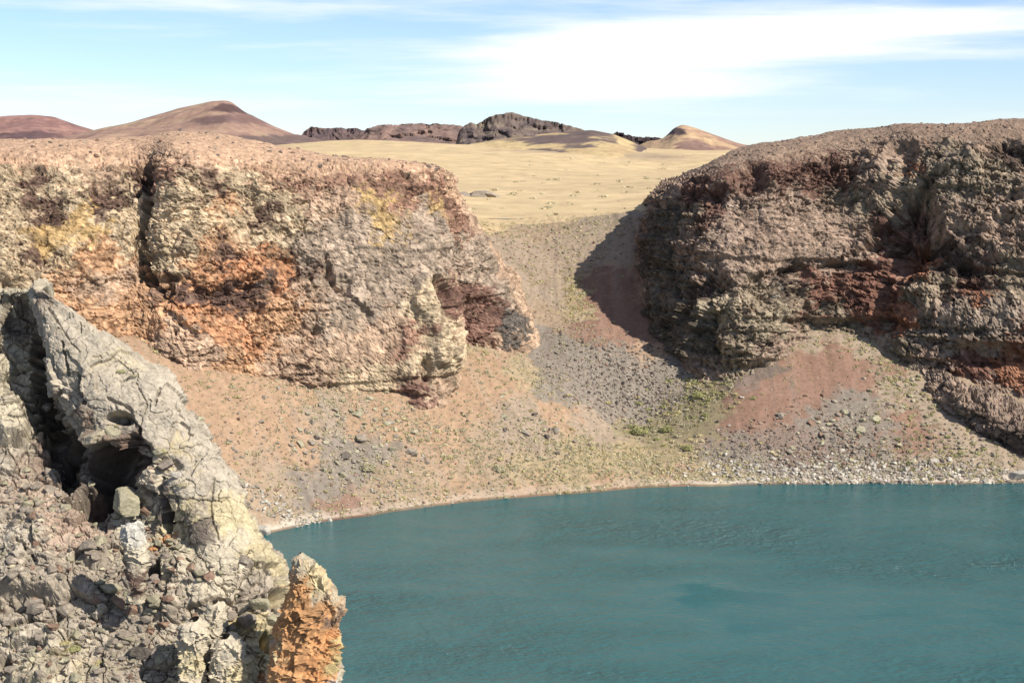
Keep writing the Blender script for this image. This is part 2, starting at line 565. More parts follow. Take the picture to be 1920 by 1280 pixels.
def ground_z(x, y):
    u = np.clip(((x / (y * 1.004)) * FPX + 960 - pxs[0]) / (pxs[1] - pxs[0]), 0, NX - 1.001)
    v = np.interp(y, ys, np.arange(NY))
    i, j = np.minimum(v.astype(int), NY - 2), np.minimum(u.astype(int), NX - 2)
    a, b = v - i, u - j
    Z = G[..., 2]
    return Z[i, j] * (1 - a) * (1 - b) + Z[i, j + 1] * (1 - a) * b + Z[i + 1, j] * a * (1 - b) + Z[i + 1, j + 1] * a * b


# dry grassland beyond the breach
VX, VY = 300, 190
vp = np.linspace(-500, 2500, VX)
vy = np.geomspace(391.0, 1250, VY)
Vx = (vp[None, :] - 960) / FPX * vy[:, None]
Vy = np.repeat(vy[:, None], VX, 1)
V = np.stack([Vx, Vy, ground_base(Vx, Vy)], -1)
Q0 = np.stack([Vx, Vy, np.zeros_like(Vx)], -1)
V[..., 2] += 1.2 * fbm(Q0, 90, 4, 51) * sstep(391, 480, Vy) + 9.0 * fbm(Q0, 240, 3, 53) * sstep(520, 800, Vy) + 0.25 * fbm(Q0, 9, 3, 52) - 0.05
vcol = blend(V, [a for a in ground_anchors if a[0][1] > 330], GC, warp=26.0, base=GC['grass'], base_w=1e-4, seed=43, wl=45.0)
vnear = blend(V, ground_anchors, GC, warp=12.0, base=GC['pinkgrey'], base_w=1e-6, seed=41, wl=5.0, sharp=1.5, aniso=(1, 0.75, 1))
wn = sstep(395, 450, Vy)[..., None]
vcol = vcol * wn + vnear * (1 - wn)
tuft = wn[..., 0] * sstep(0.10, 0.35, fbm(Q0, (9, 16, 9), 4, 57, 0.65))
vcol = 1.02 * vcol * (1 - 0.16 * tuft[..., None] * np.array([1.0, 0.9, 0.7])) * (1 + 0.18 * fbm(Q0, (60, 25, 60), 4, 59, 0.6))[..., None]
add('dry_grassland', raw_mesh('dry_grassland', V, grid_faces(VY, VX), vcol), M_FAR, kind='structure', label='yellow dry grassland beyond the gap in the crater rim')


# ------------------------------------------------------------------ the lake
def build_lake():
    m = bpy.data.materials.new('lake_water')
    m.use_nodes = True
    nt = m.node_tree
    N, L = nt.nodes.new, nt.links.new
    p = nt.nodes['Principled BSDF']
    p.inputs['Base Color'].default_value = (0.024, 0.094, 0.102, 1)
    p.inputs['Roughness'].default_value = 0.05
    p.inputs['IOR'].default_value = 1.333
    tc = N('ShaderNodeTexCoord')

    def nz(sx, sy, scale, detail, rot):
        mp = N('ShaderNodeMapping')
        mp.inputs['Scale'].default_value = (sx, sy, 1)
        mp.inputs['Rotation'].default_value = (0, 0, R(rot))
        L(tc.outputs['Object'], mp.inputs['Vector'])
        n = N('ShaderNodeTexNoise')
        n.inputs['Scale'].default_value = scale
        n.inputs['Detail'].default_value = detail
        n.inputs['Roughness'].default_value = 0.62
        L(mp.outputs[0], n.inputs['Vector'])
        return n.outputs[0]
    a = nz(0.55, 1.0, 1.5, 5, 12)
    gust = nz(0.5, 1.0, 0.03, 3, 8)
    b = nz(0.8, 1.0, 0.28, 3, -14)
    ad = N('ShaderNodeMath')
    ad.operation = 'MULTIPLY_ADD'
    L(b, ad.inputs[0])
    ad.inputs[1].default_value = 1.6
    L(a, ad.inputs[2])
    mr = N('ShaderNodeMapRange')
    mr.inputs[1].default_value, mr.inputs[2].default_value = 0.35, 0.65
    mr.inputs[3].default_value, mr.inputs[4].default_value = 0.12, 0.95
    L(gust, mr.inputs[0])
    mg = N('ShaderNodeMapRange')
    mg.inputs[1].default_value, mg.inputs[2].default_value = 0.35, 0.65
    mg.inputs[3].default_value, mg.inputs[4].default_value = 0.03, 0.22
    L(gust, mg.inputs[0])
    L(mg.outputs[0], p.inputs['Roughness'])
    bp = N('ShaderNodeBump')
    bp.inputs['Distance'].default_value = 1.1
    L(mr.outputs[0], bp.inputs['Strength'])
    L(ad.outputs[0], bp.inputs['Height'])
    L(bp.outputs[0], p.inputs['Normal'])
    x, y = np.meshgrid(np.linspace(-420, 420, 60), np.linspace(20, 330, 40))
    Pw = np.stack([x, y, np.zeros_like(x)], -1)
    return add('lake_water', raw_mesh('lake_water', Pw, grid_faces(40, 60)), m, kind='structure', label='teal crater lake with wind ripples')


build_lake()


# ------------------------------------------------------------------ crater cliffs: lofted sheets with relief
class Sheet:
    """a rock face: a smooth loft of control columns, then brushes, then rock relief along the normal"""

    def __init__(self, base, scale=1.0):
        self.P0 = base
        self.N0 = normals(base)
        self.disp = np.zeros(base.shape[:2], np.float32)
        self.px, self.py = proj(base)
        self.w1, self.w2 = fbm(base, 4.5 * scale, 3, 801, 0.55), fbm(base, 1.6 * scale, 3, 802, 0.6)
        self.w3 = fbm(base, 9.0 * scale, 2, 803)
        self.scale = scale

    def find(self, px, py):
        d = (self.px - px) ** 2 + (self.py - py) ** 2 + (1e-3 * self.P0[..., 1] ** 2 if self.scale == 1.0 else 80.0 * self.P0[..., 1])
        k = np.unravel_index(np.argmin(d), d.shape)
        return self.P0[k]

    def brush(self, px, py, r, rz, amp, edge=0.5, warp=0.25, seed=1, tilt=0.0):
        c = self.find(px, py)
        D = self.P0 - c
        big = min(max(r, rz) / (5.0 * self.scale), 1.0)
        n = (self.w1 * big + self.w2 * (1.15 - big) * 0.8) * warp * 3
        h = np.hypot(D[..., 0], D[..., 1])
        sx = np.sign(D[..., 0]) * h + tilt * D[..., 2]
        rr = np.sqrt((sx / r) ** 2 + (D[..., 2] / rz) ** 2) + n
        self.disp += amp * sstep(1.0 + edge, 1.0 - edge, rr)

    def crease(self, pts, width, depth, seed=2, warp=0.5):
        C = [self.find(*p) for p in pts]
        Q = self.P0 + width * warp * np.stack([self.w2, self.w1, self.w2 * 0.6], -1) * 4
        d = np.full(Q.shape[:2], 1e9)
        for a, b in zip(C[:-1], C[1:]):
            ab = b - a
            t = np.clip(((Q - a) @ ab) / (ab @ ab + 1e-9), 0, 1)
            d = np.minimum(d, np.linalg.norm(Q - a - t[..., None] * ab, axis=-1))
        self.disp -= depth * sstep(1.0, 0.25, d / width)

    def anchors(self, lst):
        return [(self.find(a, b), c, r) for a, b, c, r in lst]

    def finish(self):
        return self.P0 + self.N0 * self.disp[..., None]


def loft(cols, n_u, rows_t, dens):
    """cols: list of control columns (k, 3); returns grid (v, u, 3), spaced by arc length"""
    A = np.array(cols)                                   # (c, k, 3)
    seg = np.linalg.norm(np.diff(A[:, 1:5], axis=0), axis=-1)
    s = np.r_[0, np.cumsum(0.5 * seg.mean(1) + 0.5 * seg.max(1) + 1e-3)]
    U = hermite(s, A, np.linspace(0, s[-1], n_u))        # (n_u, k, 3)
    t = np.concatenate([np.linspace(rows_t[i], rows_t[i + 1], dens[i], endpoint=False) for i in range(len(dens))] + [[rows_t[-1]]])
    Vv = hermite(rows_t, np.swapaxes(U, 0, 1), t)        # (n_v, n_u, 3)
    return Vv


def cliff_column(b, brk, sky, batter=(0.42, 0.70), lean=0.55):
    """buried foot, foot, two points up the face, brink, skyline, two points back over the plateau"""
    B, K, S = at(*b), at(*brk), at(*sky)
    foot = B + np.array([0, -2.0, -5.5])
    foot[:2] = B[:2] + (B[:2] - K[:2]) * 0.06
    f1, f2 = batter
    a = B + (K - B) * np.array([f1 * lean, f1 * 0.55, f1])
    c = B + (K - B) * np.array([f2 * min(1.05, lean + 0.27), f2 * 0.82, f2])
    back = (S - K) * np.array([1, 1, 0])
    back = back / (np.linalg.norm(back) + 1e-6)
    q1 = S + back * 14 + np.array([0, 10, -0.9])
    q2 = S + back * 40 + np.array([0, 60, -6.0])
    return np.array([foot, B, a, c, K, S, q1, q2])


def rock_relief(sh, big, block, strata, flute, seed, top=None, smooth=None):
    """fractured rock: broad bulges, ledges along the beds, angular blocks at three sizes, joints"""
    P = sh.P0
    w = 1.0 if top is None else top
    calm = sstep(-0.04, 0.18, fbm(P, (8, 8, 5), 3, seed + 60, 0.55))
    q = 1.0 - 0.55 * (calm if smooth is None else np.maximum(smooth, calm))
    wv = np.stack([fbm(P, 4.0, 4, seed + 90 + k, 0.6) for k in range(3)], -1)
    d = big * fbm(P, 17, 3, seed, 0.5) + 0.45 * big * fbm(P, 6, 3, seed + 1, 0.5)
    a1, a2, a3, aj = slabs(P + 1.2 * wv, (4.2, 4.2, 2.4), seed + 5)
    b1, b2, b3, bj = slabs(P + 0.8 * wv, (1.7, 1.7, 1.15), seed + 6)
    c1, c2, c3, cj = slabs(P + 0.5 * wv, (0.75, 0.75, 0.55), seed + 7)
    blk = block * q * (1.5 * (a1 - 0.5) + 0.95 * (b1 - 0.5) + 0.55 * (c1 - 0.5))
    joints = -block * (0.7 * q * sstep(0.07, 0.0, aj) + 0.6 * q * sstep(0.09, 0.0, bj) + 0.24 * q * q * sstep(0.12, 0.0, cj))
    zz = P[..., 2] + 1.3 * fbm(P, (14, 14, 6), 3, seed + 8) + 0.10 * P[..., 0] * 0.3
    bed = np.floor(zz / 1.25)
    fr = zz / 1.25 - bed
    hb = (np.sin(bed * 12.9898 + seed) * 43758.5453) % 1.0
    hn = (np.sin((bed + 1) * 12.9898 + seed) * 43758.5453) % 1.0
    ledge = hb + (hn - hb) * sstep(0.86, 1.0, fr)
    st = strata * (ledge - 0.5) * (0.6 + 1.2 * fbm(P, 7, 3, seed + 9)) * q
    fl = flute * fbm(P + 0.6 * wv, (2.4, 2.4, 16), 4, seed + 10, 0.6) + 1.5 * flute * fbm(P + 0.8 * wv, (6.0, 6.0, 34), 3, seed + 12, 0.5, ridged=True)
    zb = (P[..., 2] + 2.0 * fbm(P, (22, 22, 9), 2, seed + 13)) / 4.6
    kb = np.floor(zb)
    hb = (np.sin(kb * 78.233 + seed) * 43758.5453) % 1.0
    hn = (np.sin((kb + 1) * 78.233 + seed) * 43758.5453) % 1.0
    st = st + 0.9 * strata * (hb + (hn - hb) * sstep(0.90, 1.0, zb - kb) - 0.5)
    fine = 0.22 * fbm(P, 0.8, 3, seed + 11, 0.7)
    sh.disp += d + w * (blk + joints + st + fl) + fine * (0.6 + 0.4 * w)
    jit = np.stack([a2 - 0.5, a3 - 0.5, (a1 + a2 - 1.0) * 0.6], -1) * 2.6 + np.stack([b2 - 0.5, b3 - 0.5, b1 - 0.5], -1) * 2.0 + np.stack([c2 - 0.5, c3 - 0.5, c1 - 0.5], -1) * 1.0
    return jit, (a3 - 0.5) * 0.5 + (b3 - 0.5) * 0.6 + (c3 - 0.5) * 0.5


# ---- the left cliff
LC = [((-330, 660, 226), (-330, 305, 252), (-330, 268, 268)), ((0, 650, 240), (0, 302, 263), (0, 266, 279)), ((150, 650, 245), (130, 305, 267), (130, 263, 284)),
      ((262, 658, 250), (262, 302, 272), (262, 258, 288)), ((335, 690, 248), (330, 292, 267), (330, 250, 286)), ((450, 702, 252), (450, 300, 272), (430, 256, 290)),
      ((600, 737, 256), (590, 316, 277), (585, 286, 293)), ((720, 759, 259), (715, 320, 280), (710, 300, 295)), ((800, 762, 263), (790, 326, 284), (790, 306, 298)),
      ((832, 750, 265), (816, 330, 286), (813, 310, 298)), ((866, 688, 273), (826, 334, 289), (824, 314, 301)), ((842, 612, 283), (834, 336, 292), (832, 318, 302)),
      ((915, 638, 288), (842, 342, 296), (838, 324, 305)), ((988, 642, 295), (850, 350, 301), (842, 330, 308)), ((996, 600, 310), (856, 356, 316), (844, 334, 318)),
      ((950, 505, 340), (850, 350, 344), (838, 335, 345)), ((890, 440, 385), (830, 345, 385), (820, 335, 386))]
rt = [0, 1, 2, 3, 4, 5, 6, 7]
LCC = [cliff_column(at_, k_, s_, (0.40, 0.70), 0.55 + 0.55 * (i > 11)) if i > 11 else cliff_column((at_[0], at_[1] - 6, at_[2] + 3.2 * (at_[0] < 790)), k_, s_) for i, (at_, k_, s_) in enumerate(LC)]
SL = Sheet(loft(LCC, 800, rt, [24, 74, 66, 68, 30, 8, 4]))
# the prow leans out: hold the silhouette the photograph shows
top_l = sstep(302, 278, SL.py + 20 * fbm(SL.P0, 8, 3, 400) - (SL.px - 300) * 0.045 * (SL.px > 300))
SL.brush(352, 390, 7.5, 12, 2.2, 0.6, 0.2, 11)
SL.crease([(272, 305), (276, 350), (283, 400), (268, 440), (272, 500), (285, 520)], 1.7, 3.4, 12)
SL.brush(281, 385, 1.3, 5, -2.0, 0.4, 0.3, 13)
SL.brush(265, 435, 1.5, 3, -1.8, 0.4, 0.3, 14)
for b in [(345, 545, 4.2, 2.6, -1.6), (430, 555, 5.0, 2.2, -1.7), (480, 545, 4.0, 3.0, -1.6), (400, 345, 3.5, 1.6, -1.1), (480, 395, 2.8, 3.0, -1.2), (60, 330, 3.0, 3.0, -1.2),
          (85, 380, 3.0, 4.0, -1.2), (200, 370, 3.0, 2.5, -1.2), (560, 505, 4.0, 1.6, -1.3), (80, 480, 2.0, 2.5, -1.1), (420, 470, 2.6, 1.8, -0.9), (135, 520, 2.0, 3.0, -1.2),
          (830, 560, 2.0, 4.5, -2.4), (900, 600, 6.0, 3.5, -1.4), (800, 690, 1.2, 3.0, -2.0), (740, 742, 5.0, 0.9, -1.3), (640, 535, 1.5, 2.2, -1.2), (615, 520, 1.2, 2.5, -1.3),
          (500, 360, 3.0, 5.0, 1.1), (30, 460, 4.0, 9.0, 1.6), (230, 420, 3.0, 6.0, 1.2), (800, 560, 2.4, 5.5, 1.6), (830, 640, 2.6, 4.0, 1.5), (850, 668, 2.0, 2.0, 1.0), (680, 400, 5.0, 6.0, 0.8), (905, 470, 3.0, 5.0, 1.0)]:
    SL.brush(b[0], b[1], b[2], b[3], b[4], 0.35, 0.35, 20)
for pts in [[(275, 505), (300, 560), (330, 600), (360, 630)], [(610, 480), (620, 520), (640, 550), (690, 590)], [(590, 620), (560, 660)], [(490, 560), (480, 600)], [(815, 520), (830, 560), (835, 600)]]:
    SL.crease(pts, 0.9, 1.2, 31)
l_smooth = sstep(560, 640, SL.px) * sstep(860, 800, SL.px) * sstep(350, 400, SL.py)
ljit, lcid = rock_relief(SL, 0.9, 0.62, 1.35, 0.75, 200, top=1.0 - 0.84 * top_l, smooth=l_smooth)
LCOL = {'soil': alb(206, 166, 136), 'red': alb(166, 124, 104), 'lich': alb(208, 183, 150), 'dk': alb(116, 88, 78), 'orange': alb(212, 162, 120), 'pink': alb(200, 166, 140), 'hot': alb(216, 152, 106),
        'ochre': alb(204, 168, 108), 'grey': alb(182, 160, 142), 'dred': alb(140, 102, 90), 'dgrey': alb(112, 104, 100), 'white': alb(240, 236, 230)}
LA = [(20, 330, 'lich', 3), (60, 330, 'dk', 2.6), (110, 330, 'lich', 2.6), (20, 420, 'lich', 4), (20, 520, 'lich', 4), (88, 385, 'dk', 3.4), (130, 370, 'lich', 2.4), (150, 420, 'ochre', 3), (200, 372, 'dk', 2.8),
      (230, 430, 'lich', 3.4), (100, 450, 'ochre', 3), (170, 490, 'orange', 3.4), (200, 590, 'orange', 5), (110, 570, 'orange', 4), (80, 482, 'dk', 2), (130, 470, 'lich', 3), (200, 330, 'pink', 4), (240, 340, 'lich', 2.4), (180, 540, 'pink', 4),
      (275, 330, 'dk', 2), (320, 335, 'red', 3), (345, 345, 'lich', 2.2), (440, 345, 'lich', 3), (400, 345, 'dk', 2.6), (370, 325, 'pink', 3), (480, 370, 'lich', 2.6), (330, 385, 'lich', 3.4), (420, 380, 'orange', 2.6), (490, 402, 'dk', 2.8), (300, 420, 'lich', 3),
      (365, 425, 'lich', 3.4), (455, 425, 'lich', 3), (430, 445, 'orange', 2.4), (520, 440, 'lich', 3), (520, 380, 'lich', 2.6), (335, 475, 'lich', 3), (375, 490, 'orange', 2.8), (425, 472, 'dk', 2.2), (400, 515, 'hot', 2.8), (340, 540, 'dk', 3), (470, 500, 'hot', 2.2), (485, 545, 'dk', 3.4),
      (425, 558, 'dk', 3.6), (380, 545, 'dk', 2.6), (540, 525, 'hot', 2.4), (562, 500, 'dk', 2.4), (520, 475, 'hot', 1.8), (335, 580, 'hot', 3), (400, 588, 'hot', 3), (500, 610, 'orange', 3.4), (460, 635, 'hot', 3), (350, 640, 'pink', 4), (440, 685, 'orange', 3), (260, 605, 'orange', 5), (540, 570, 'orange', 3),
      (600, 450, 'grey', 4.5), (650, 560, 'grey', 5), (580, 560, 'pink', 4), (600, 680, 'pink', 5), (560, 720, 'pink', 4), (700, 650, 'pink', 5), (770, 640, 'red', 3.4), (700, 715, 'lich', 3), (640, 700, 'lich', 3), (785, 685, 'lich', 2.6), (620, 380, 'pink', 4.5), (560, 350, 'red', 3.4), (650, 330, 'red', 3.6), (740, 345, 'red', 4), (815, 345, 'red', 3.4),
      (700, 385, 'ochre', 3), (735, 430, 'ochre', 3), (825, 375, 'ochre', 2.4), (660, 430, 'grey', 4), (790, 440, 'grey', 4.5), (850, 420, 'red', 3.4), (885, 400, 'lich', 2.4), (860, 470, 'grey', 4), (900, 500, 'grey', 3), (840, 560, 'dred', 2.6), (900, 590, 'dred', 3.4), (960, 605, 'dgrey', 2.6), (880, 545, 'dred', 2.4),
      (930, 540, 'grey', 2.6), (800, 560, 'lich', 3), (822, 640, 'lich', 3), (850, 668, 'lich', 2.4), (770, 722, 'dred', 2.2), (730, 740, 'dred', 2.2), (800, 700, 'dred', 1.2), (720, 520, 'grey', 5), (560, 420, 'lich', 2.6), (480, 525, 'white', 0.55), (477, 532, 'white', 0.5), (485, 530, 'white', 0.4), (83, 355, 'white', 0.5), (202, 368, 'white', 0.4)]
for a in range(-300, 860, 70):
    LA.append((a, 286 if a < 480 else 305, 'soil', 5))
    LA.append((a + 30, 270 if a < 480 else 298, 'soil', 5))
l_dirt = sstep(0.08, 0.34, fbm(SL.P0 + 0.4 * ljit, (1.6, 1.6, 3.2), 5, 69, 0.66))
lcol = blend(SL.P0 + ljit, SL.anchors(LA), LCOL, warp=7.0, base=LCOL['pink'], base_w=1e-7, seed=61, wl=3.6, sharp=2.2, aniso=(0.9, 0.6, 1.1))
speck = fbm(SL.P0, (0.9, 0.9, 1.3), 4, 63, 0.65)
lcol *= 1.06 * (1 + 0.75 * speck + 0.75 * lcid * (1 - top_l))[..., None]
lichen = sstep(0.10, 0.30, fbm(SL.P0 + 0.5 * ljit, (1.3, 1.3, 2.6), 4, 67, 0.6)) * (1 - top_l) * 0.35
lcol = lcol * (1 - lichen[..., None]) + lichen[..., None] * LCOL['lich'] * 0.95
lcol = lcol * (1 - 0.52 * (l_dirt * (1 - top_l))[..., None] * np.array([0.85, 1.0, 1.05]))
LP = SL.finish()
add('left_cliff', raw_mesh('left_cliff', LP, grid_faces(*LP.shape[:2])[:, ::-1], lcol, smooth=False), M_CLIFF, kind='structure', label='sunlit crater cliff streaked with orange and pale lichen')

# ---- the right cliff
RC = [((1240, 430, 400), (1300, 345, 400), (1310, 335, 402)), ((1200, 470, 352), (1240, 372, 352), (1252, 345, 362)), ((1193, 560, 325), (1214, 400, 334), (1222, 372, 346)), ((1232, 642, 303), (1232, 375, 322), (1240, 352, 338)),
      ((1335, 680, 287.5), (1288, 350, 312), (1290, 328, 330)), ((1400, 682, 286), (1345, 322, 308), (1345, 300, 326)), ((1455, 670, 288), (1420, 300, 308), (1415, 272, 328)), ((1482, 628, 293), (1480, 285, 310), (1480, 264, 328)),
      ((1560, 600, 297), (1560, 274, 312), (1560, 251, 328)), ((1640, 620, 295), (1640, 264, 310), (1640, 240, 326)), ((1700, 655, 289), (1695, 258, 306), (1690, 234, 320)), ((1755, 705, 286), (1765, 250, 303), (1765, 231, 318)),
      ((1850, 762, 282), (1850, 246, 300), (1850, 228, 315)), ((1935, 795, 279), (1940, 242, 298), (1940, 224, 313)), ((2150, 850, 280), (2150, 240, 304), (2150, 222, 318)), ((2420, 860, 288), (2420, 240, 316), (2420, 222, 330))]
SR = Sheet(loft([cliff_column(*c) for c in RC], 800, rt, [24, 74, 66, 68, 30, 8, 4]))
top_r = sstep(300, 262, SR.py + 24 * fbm(SR.P0, 8, 3, 410) + (SR.px - 1690) * 0.06 * (SR.px > 1690) - np.clip(1690 - SR.px, 0, 500) * 0.12)
for b in [(1700, 430, 5.5, 9.0, -4.6), (1720, 480, 9.0, 3.5, -3.2), (1830, 370, 9.5, 10.0, 2.6), (1890, 300, 5.0, 3.5, -2.2), (1400, 625, 5.0, 5.5, 2.0), (1312, 640, 2.6, 4.0, -2.6), (1290, 570, 2.2, 4.0, -1.6), (1330, 540, 3.0, 2.0, -1.8),
          (1520, 612, 3.6, 1.8, -2.2), (1490, 515, 4.0, 1.6, -2.0), (1600, 500, 6.0, 1.0, -1.6), (1840, 600, 8.0, 5.0, 2.0), (1860, 665, 7.0, 2.2, -2.6), (1690, 290, 3.0, 4.0, -2.2), (1645, 340, 4.0, 7.0, 1.8), (1560, 350, 3.0, 4.0, -1.4),
           (1600, 560, 6.0, 4.0, 1.2), (1660, 560, 2.0, 5.0, -1.6), (1740, 560, 2.0, 3.5, 1.6), (1770, 545, 1.2, 3.5, -1.6), (1340, 370, 3.0, 3.0, -1.2), (1410, 340, 3.0, 3.5, -1.6),
          (1440, 330, 1.6, 5.0, 1.2), (1310, 600, 1.6, 6.0, 1.0), (1600, 608, 2.0, 1.0, -1.6), (1670, 610, 4.0, 1.4, -1.8), (1880, 500, 7.0, 1.6, -1.8), (1240, 520, 3.0, 5.0, -1.6), (1500, 560, 2.0, 3.0, -1.4), (1820, 520, 3.0, 2.5, -1.8), (1370, 470, 7.0, 5.0, 1.2), (1480, 440, 6.0, 5.0, 1.0)]:
    SR.brush(b[0], b[1], b[2], b[3], b[4], 0.35, 0.35, 120)
for pts in [[(1750, 330), (1740, 400), (1730, 470)], [(1660, 470), (1700, 400), (1740, 345)], [(1350, 540), (1420, 520), (1500, 500), (1580, 490), (1640, 450)], [(1270, 560), (1255, 480), (1270, 400)], [(1330, 560), (1340, 620), (1345, 670)]]:
    SR.crease(pts, 1.1, 1.7, 131)
r_smooth = sstep(1310, 1360, SR.px) * sstep(1640, 1560, SR.px) * sstep(375, 410, SR.py) * sstep(530, 500, SR.py)
rjit, rcid = rock_relief(SR, 1.1, 0.82, 1.5, 0.75, 500, top=1.0 - 0.78 * top_r, smooth=r_smooth)
RCOL = {'soil': alb(178, 148, 128), 'dkred': alb(136, 100, 88), 'fur': alb(184, 156, 138), 'lich': alb(176, 156, 134), 'dk': alb(106, 88, 80), 'orange': alb(186, 124, 92), 'green': alb(128, 116, 102), 'red': alb(158, 110, 94),
        'grey': alb(176, 154, 138), 'white': alb(225, 225, 225), 'bone': alb(192, 174, 148)}
RA = [(1250, 360, 'lich', 3), (1240, 400, 'green', 3), (1220, 480, 'green', 4), (1250, 540, 'green', 4), (1240, 610, 'green', 4), (1300, 350, 'dkred', 3), (1370, 335, 'dkred', 3.4), (1440, 330, 'dkred', 3.4), (1330, 400, 'dkred', 3), (1300, 410, 'lich', 2), (1400, 390, 'fur', 3.4), (1350, 460, 'fur', 5), (1450, 450, 'fur', 6), (1550, 430, 'fur', 6), (1450, 380, 'fur', 4),
      (1310, 550, 'dk', 2.6), (1350, 575, 'bone', 3), (1400, 570, 'lich', 3.4), (1430, 600, 'bone', 3.4), (1400, 645, 'lich', 4), (1300, 620, 'green', 3), (1440, 650, 'fur', 2.4), (1480, 530, 'dk', 2.4), (1455, 540, 'white', 0.5), (1570, 487, 'white', 0.6), (1500, 550, 'lich', 2), (1540, 550, 'red', 3), (1600, 530, 'red', 3), (1640, 520, 'red', 2.6), (1560, 590, 'lich', 3), (1620, 580, 'red', 3), (1680, 590, 'orange', 2.6), (1610, 605, 'lich', 2),
      (1600, 380, 'lich', 3.4), (1630, 330, 'fur', 3), (1560, 320, 'dkred', 3.6), (1510, 310, 'dkred', 3.4), (1700, 340, 'lich', 2.6), (1700, 285, 'fur', 2.6), (1690, 440, 'dkred', 3.4), (1720, 465, 'orange', 2.8), (1710, 320, 'orange', 1.8), (1800, 350, 'lich', 4), (1860, 330, 'lich', 4), (1830, 420, 'fur', 5), (1900, 420, 'fur', 5), (1760, 300, 'lich', 3.4), (1880, 285, 'dk', 3), (1800, 480, 'dk', 3), (1740, 540, 'lich', 2.4), (1830, 520, 'dkred', 3), (1900, 525, 'lich', 3.4), (1770, 600, 'grey', 4), (1850, 600, 'grey', 5), (1840, 555, 'orange', 2.4), (1910, 690, 'orange', 4), (1810, 700, 'red', 4), (1700, 690, 'lich', 3.4), (1760, 680, 'fur', 3), (1840, 750, 'fur', 4), (1900, 760, 'fur', 4), (1750, 760, 'bone', 1.6), (1850, 800, 'grey', 4), (2050, 400, 'fur', 12), (2050, 600, 'red', 10), (2200, 500, 'fur', 14)]
for a in range(1260, 2400, 80):
    yt = np.interp(a, [1215, 1250, 1320, 1400, 1500, 1600, 1680, 1920], [385, 355, 320, 286, 272, 258, 247, 236])
    RA.append((a, yt, 'soil', 4.5))
rcol = blend(SR.P0 + rjit, SR.anchors(RA), RCOL, warp=7.0, base=RCOL['fur'], base_w=1e-7, seed=161, wl=3.6, sharp=2.2, aniso=(0.9, 0.6, 1.1))
rcol *= 0.86 * (1 + 0.75 * fbm(SR.P0, (0.9, 0.9, 1.3), 4, 163, 0.65) + 0.75 * rcid * (1 - top_r))[..., None]
lichen = sstep(0.12, 0.32, fbm(SR.P0, (1.3, 1.3, 2.6), 4, 167, 0.6)) * (1 - top_r) * 0.35
rcol = rcol * (1 - lichen[..., None]) + lichen[..., None] * RCOL['lich']
r_dirt = sstep(0.05, 0.34, fbm(SR.P0 + 0.4 * rjit, (1.6, 1.6, 2.6), 5, 169, 0.66))
rcol = rcol * (1 - 0.50 * (r_dirt * (1 - top_r))[..., None] * np.array([0.85, 1.0, 1.05]))
RP = SR.finish()
add('right_cliff', raw_mesh('right_cliff', RP, grid_faces(*RP.shape[:2])[:, ::-1], rcol, smooth=False), M_CLIFF, kind='structure', label='rugged brown headland cliff with deep shadowed recesses')


# ---- the low dark ledge at the foot of the right cliff
def ledge_column(pb, yb, pt, yt):
    Y = slope_depth(pb, yb, 0.55)
    B, K = at(pb, yb, Y), at(pt, yt, Y + 0.8)
    return np.array([B + (0, 0.8, -3.0), B + (0, 0.6, 0.0), B + (K - B) * 0.35 + (0, 0.5, 0), B + (K - B) * 0.75 - (0, 0.5, 0), K, K + (0.0, 4.0, 2.3), K + (0.0, 8.0, 4.0), K + (0.0, 12.0, 4.0)])


SE = Sheet(loft([ledge_column(*c) for c in [(1738, 752, 1744, 740), (1768, 772, 1768, 742), (1800, 798, 1800, 752), (1845, 822, 1845, 772), (1890, 842, 1890, 792), (1930, 858, 1930, 812), (1990, 880, 1990, 838), (2080, 895, 2080, 860)]],
                170, rt, [6, 14, 16, 12, 14, 10, 4]))
ejit, ecid = rock_relief(SE, 0.5, 0.75, 0.8, 0.4, 700)
ecol = blend(SE.P0 + ejit, SE.anchors([(1780, 745, 'fur', 3), (1790, 780, 'grey', 3), (1850, 780, 'fur', 3), (1850, 805, 'dk', 3), (1900, 800, 'fur', 3), (1900, 825, 'dk', 3), (1960, 830, 'grey', 4)]), RCOL, warp=4, base=RCOL['grey'], base_w=1e-6, seed=171, wl=3)
ecol *= 0.9 * (1 + 0.6 * fbm(SE.P0, 0.9, 4, 173, 0.65) + 0.7 * ecid)[..., None]
EP = SE.finish()
add('shore_ledge', raw_mesh('shore_ledge', EP, grid_faces(*EP.shape[:2])[:, ::-1], ecol, smooth=False), M_CLIFF, kind='structure', label='low dark rock ledge slanting down to the right shore')

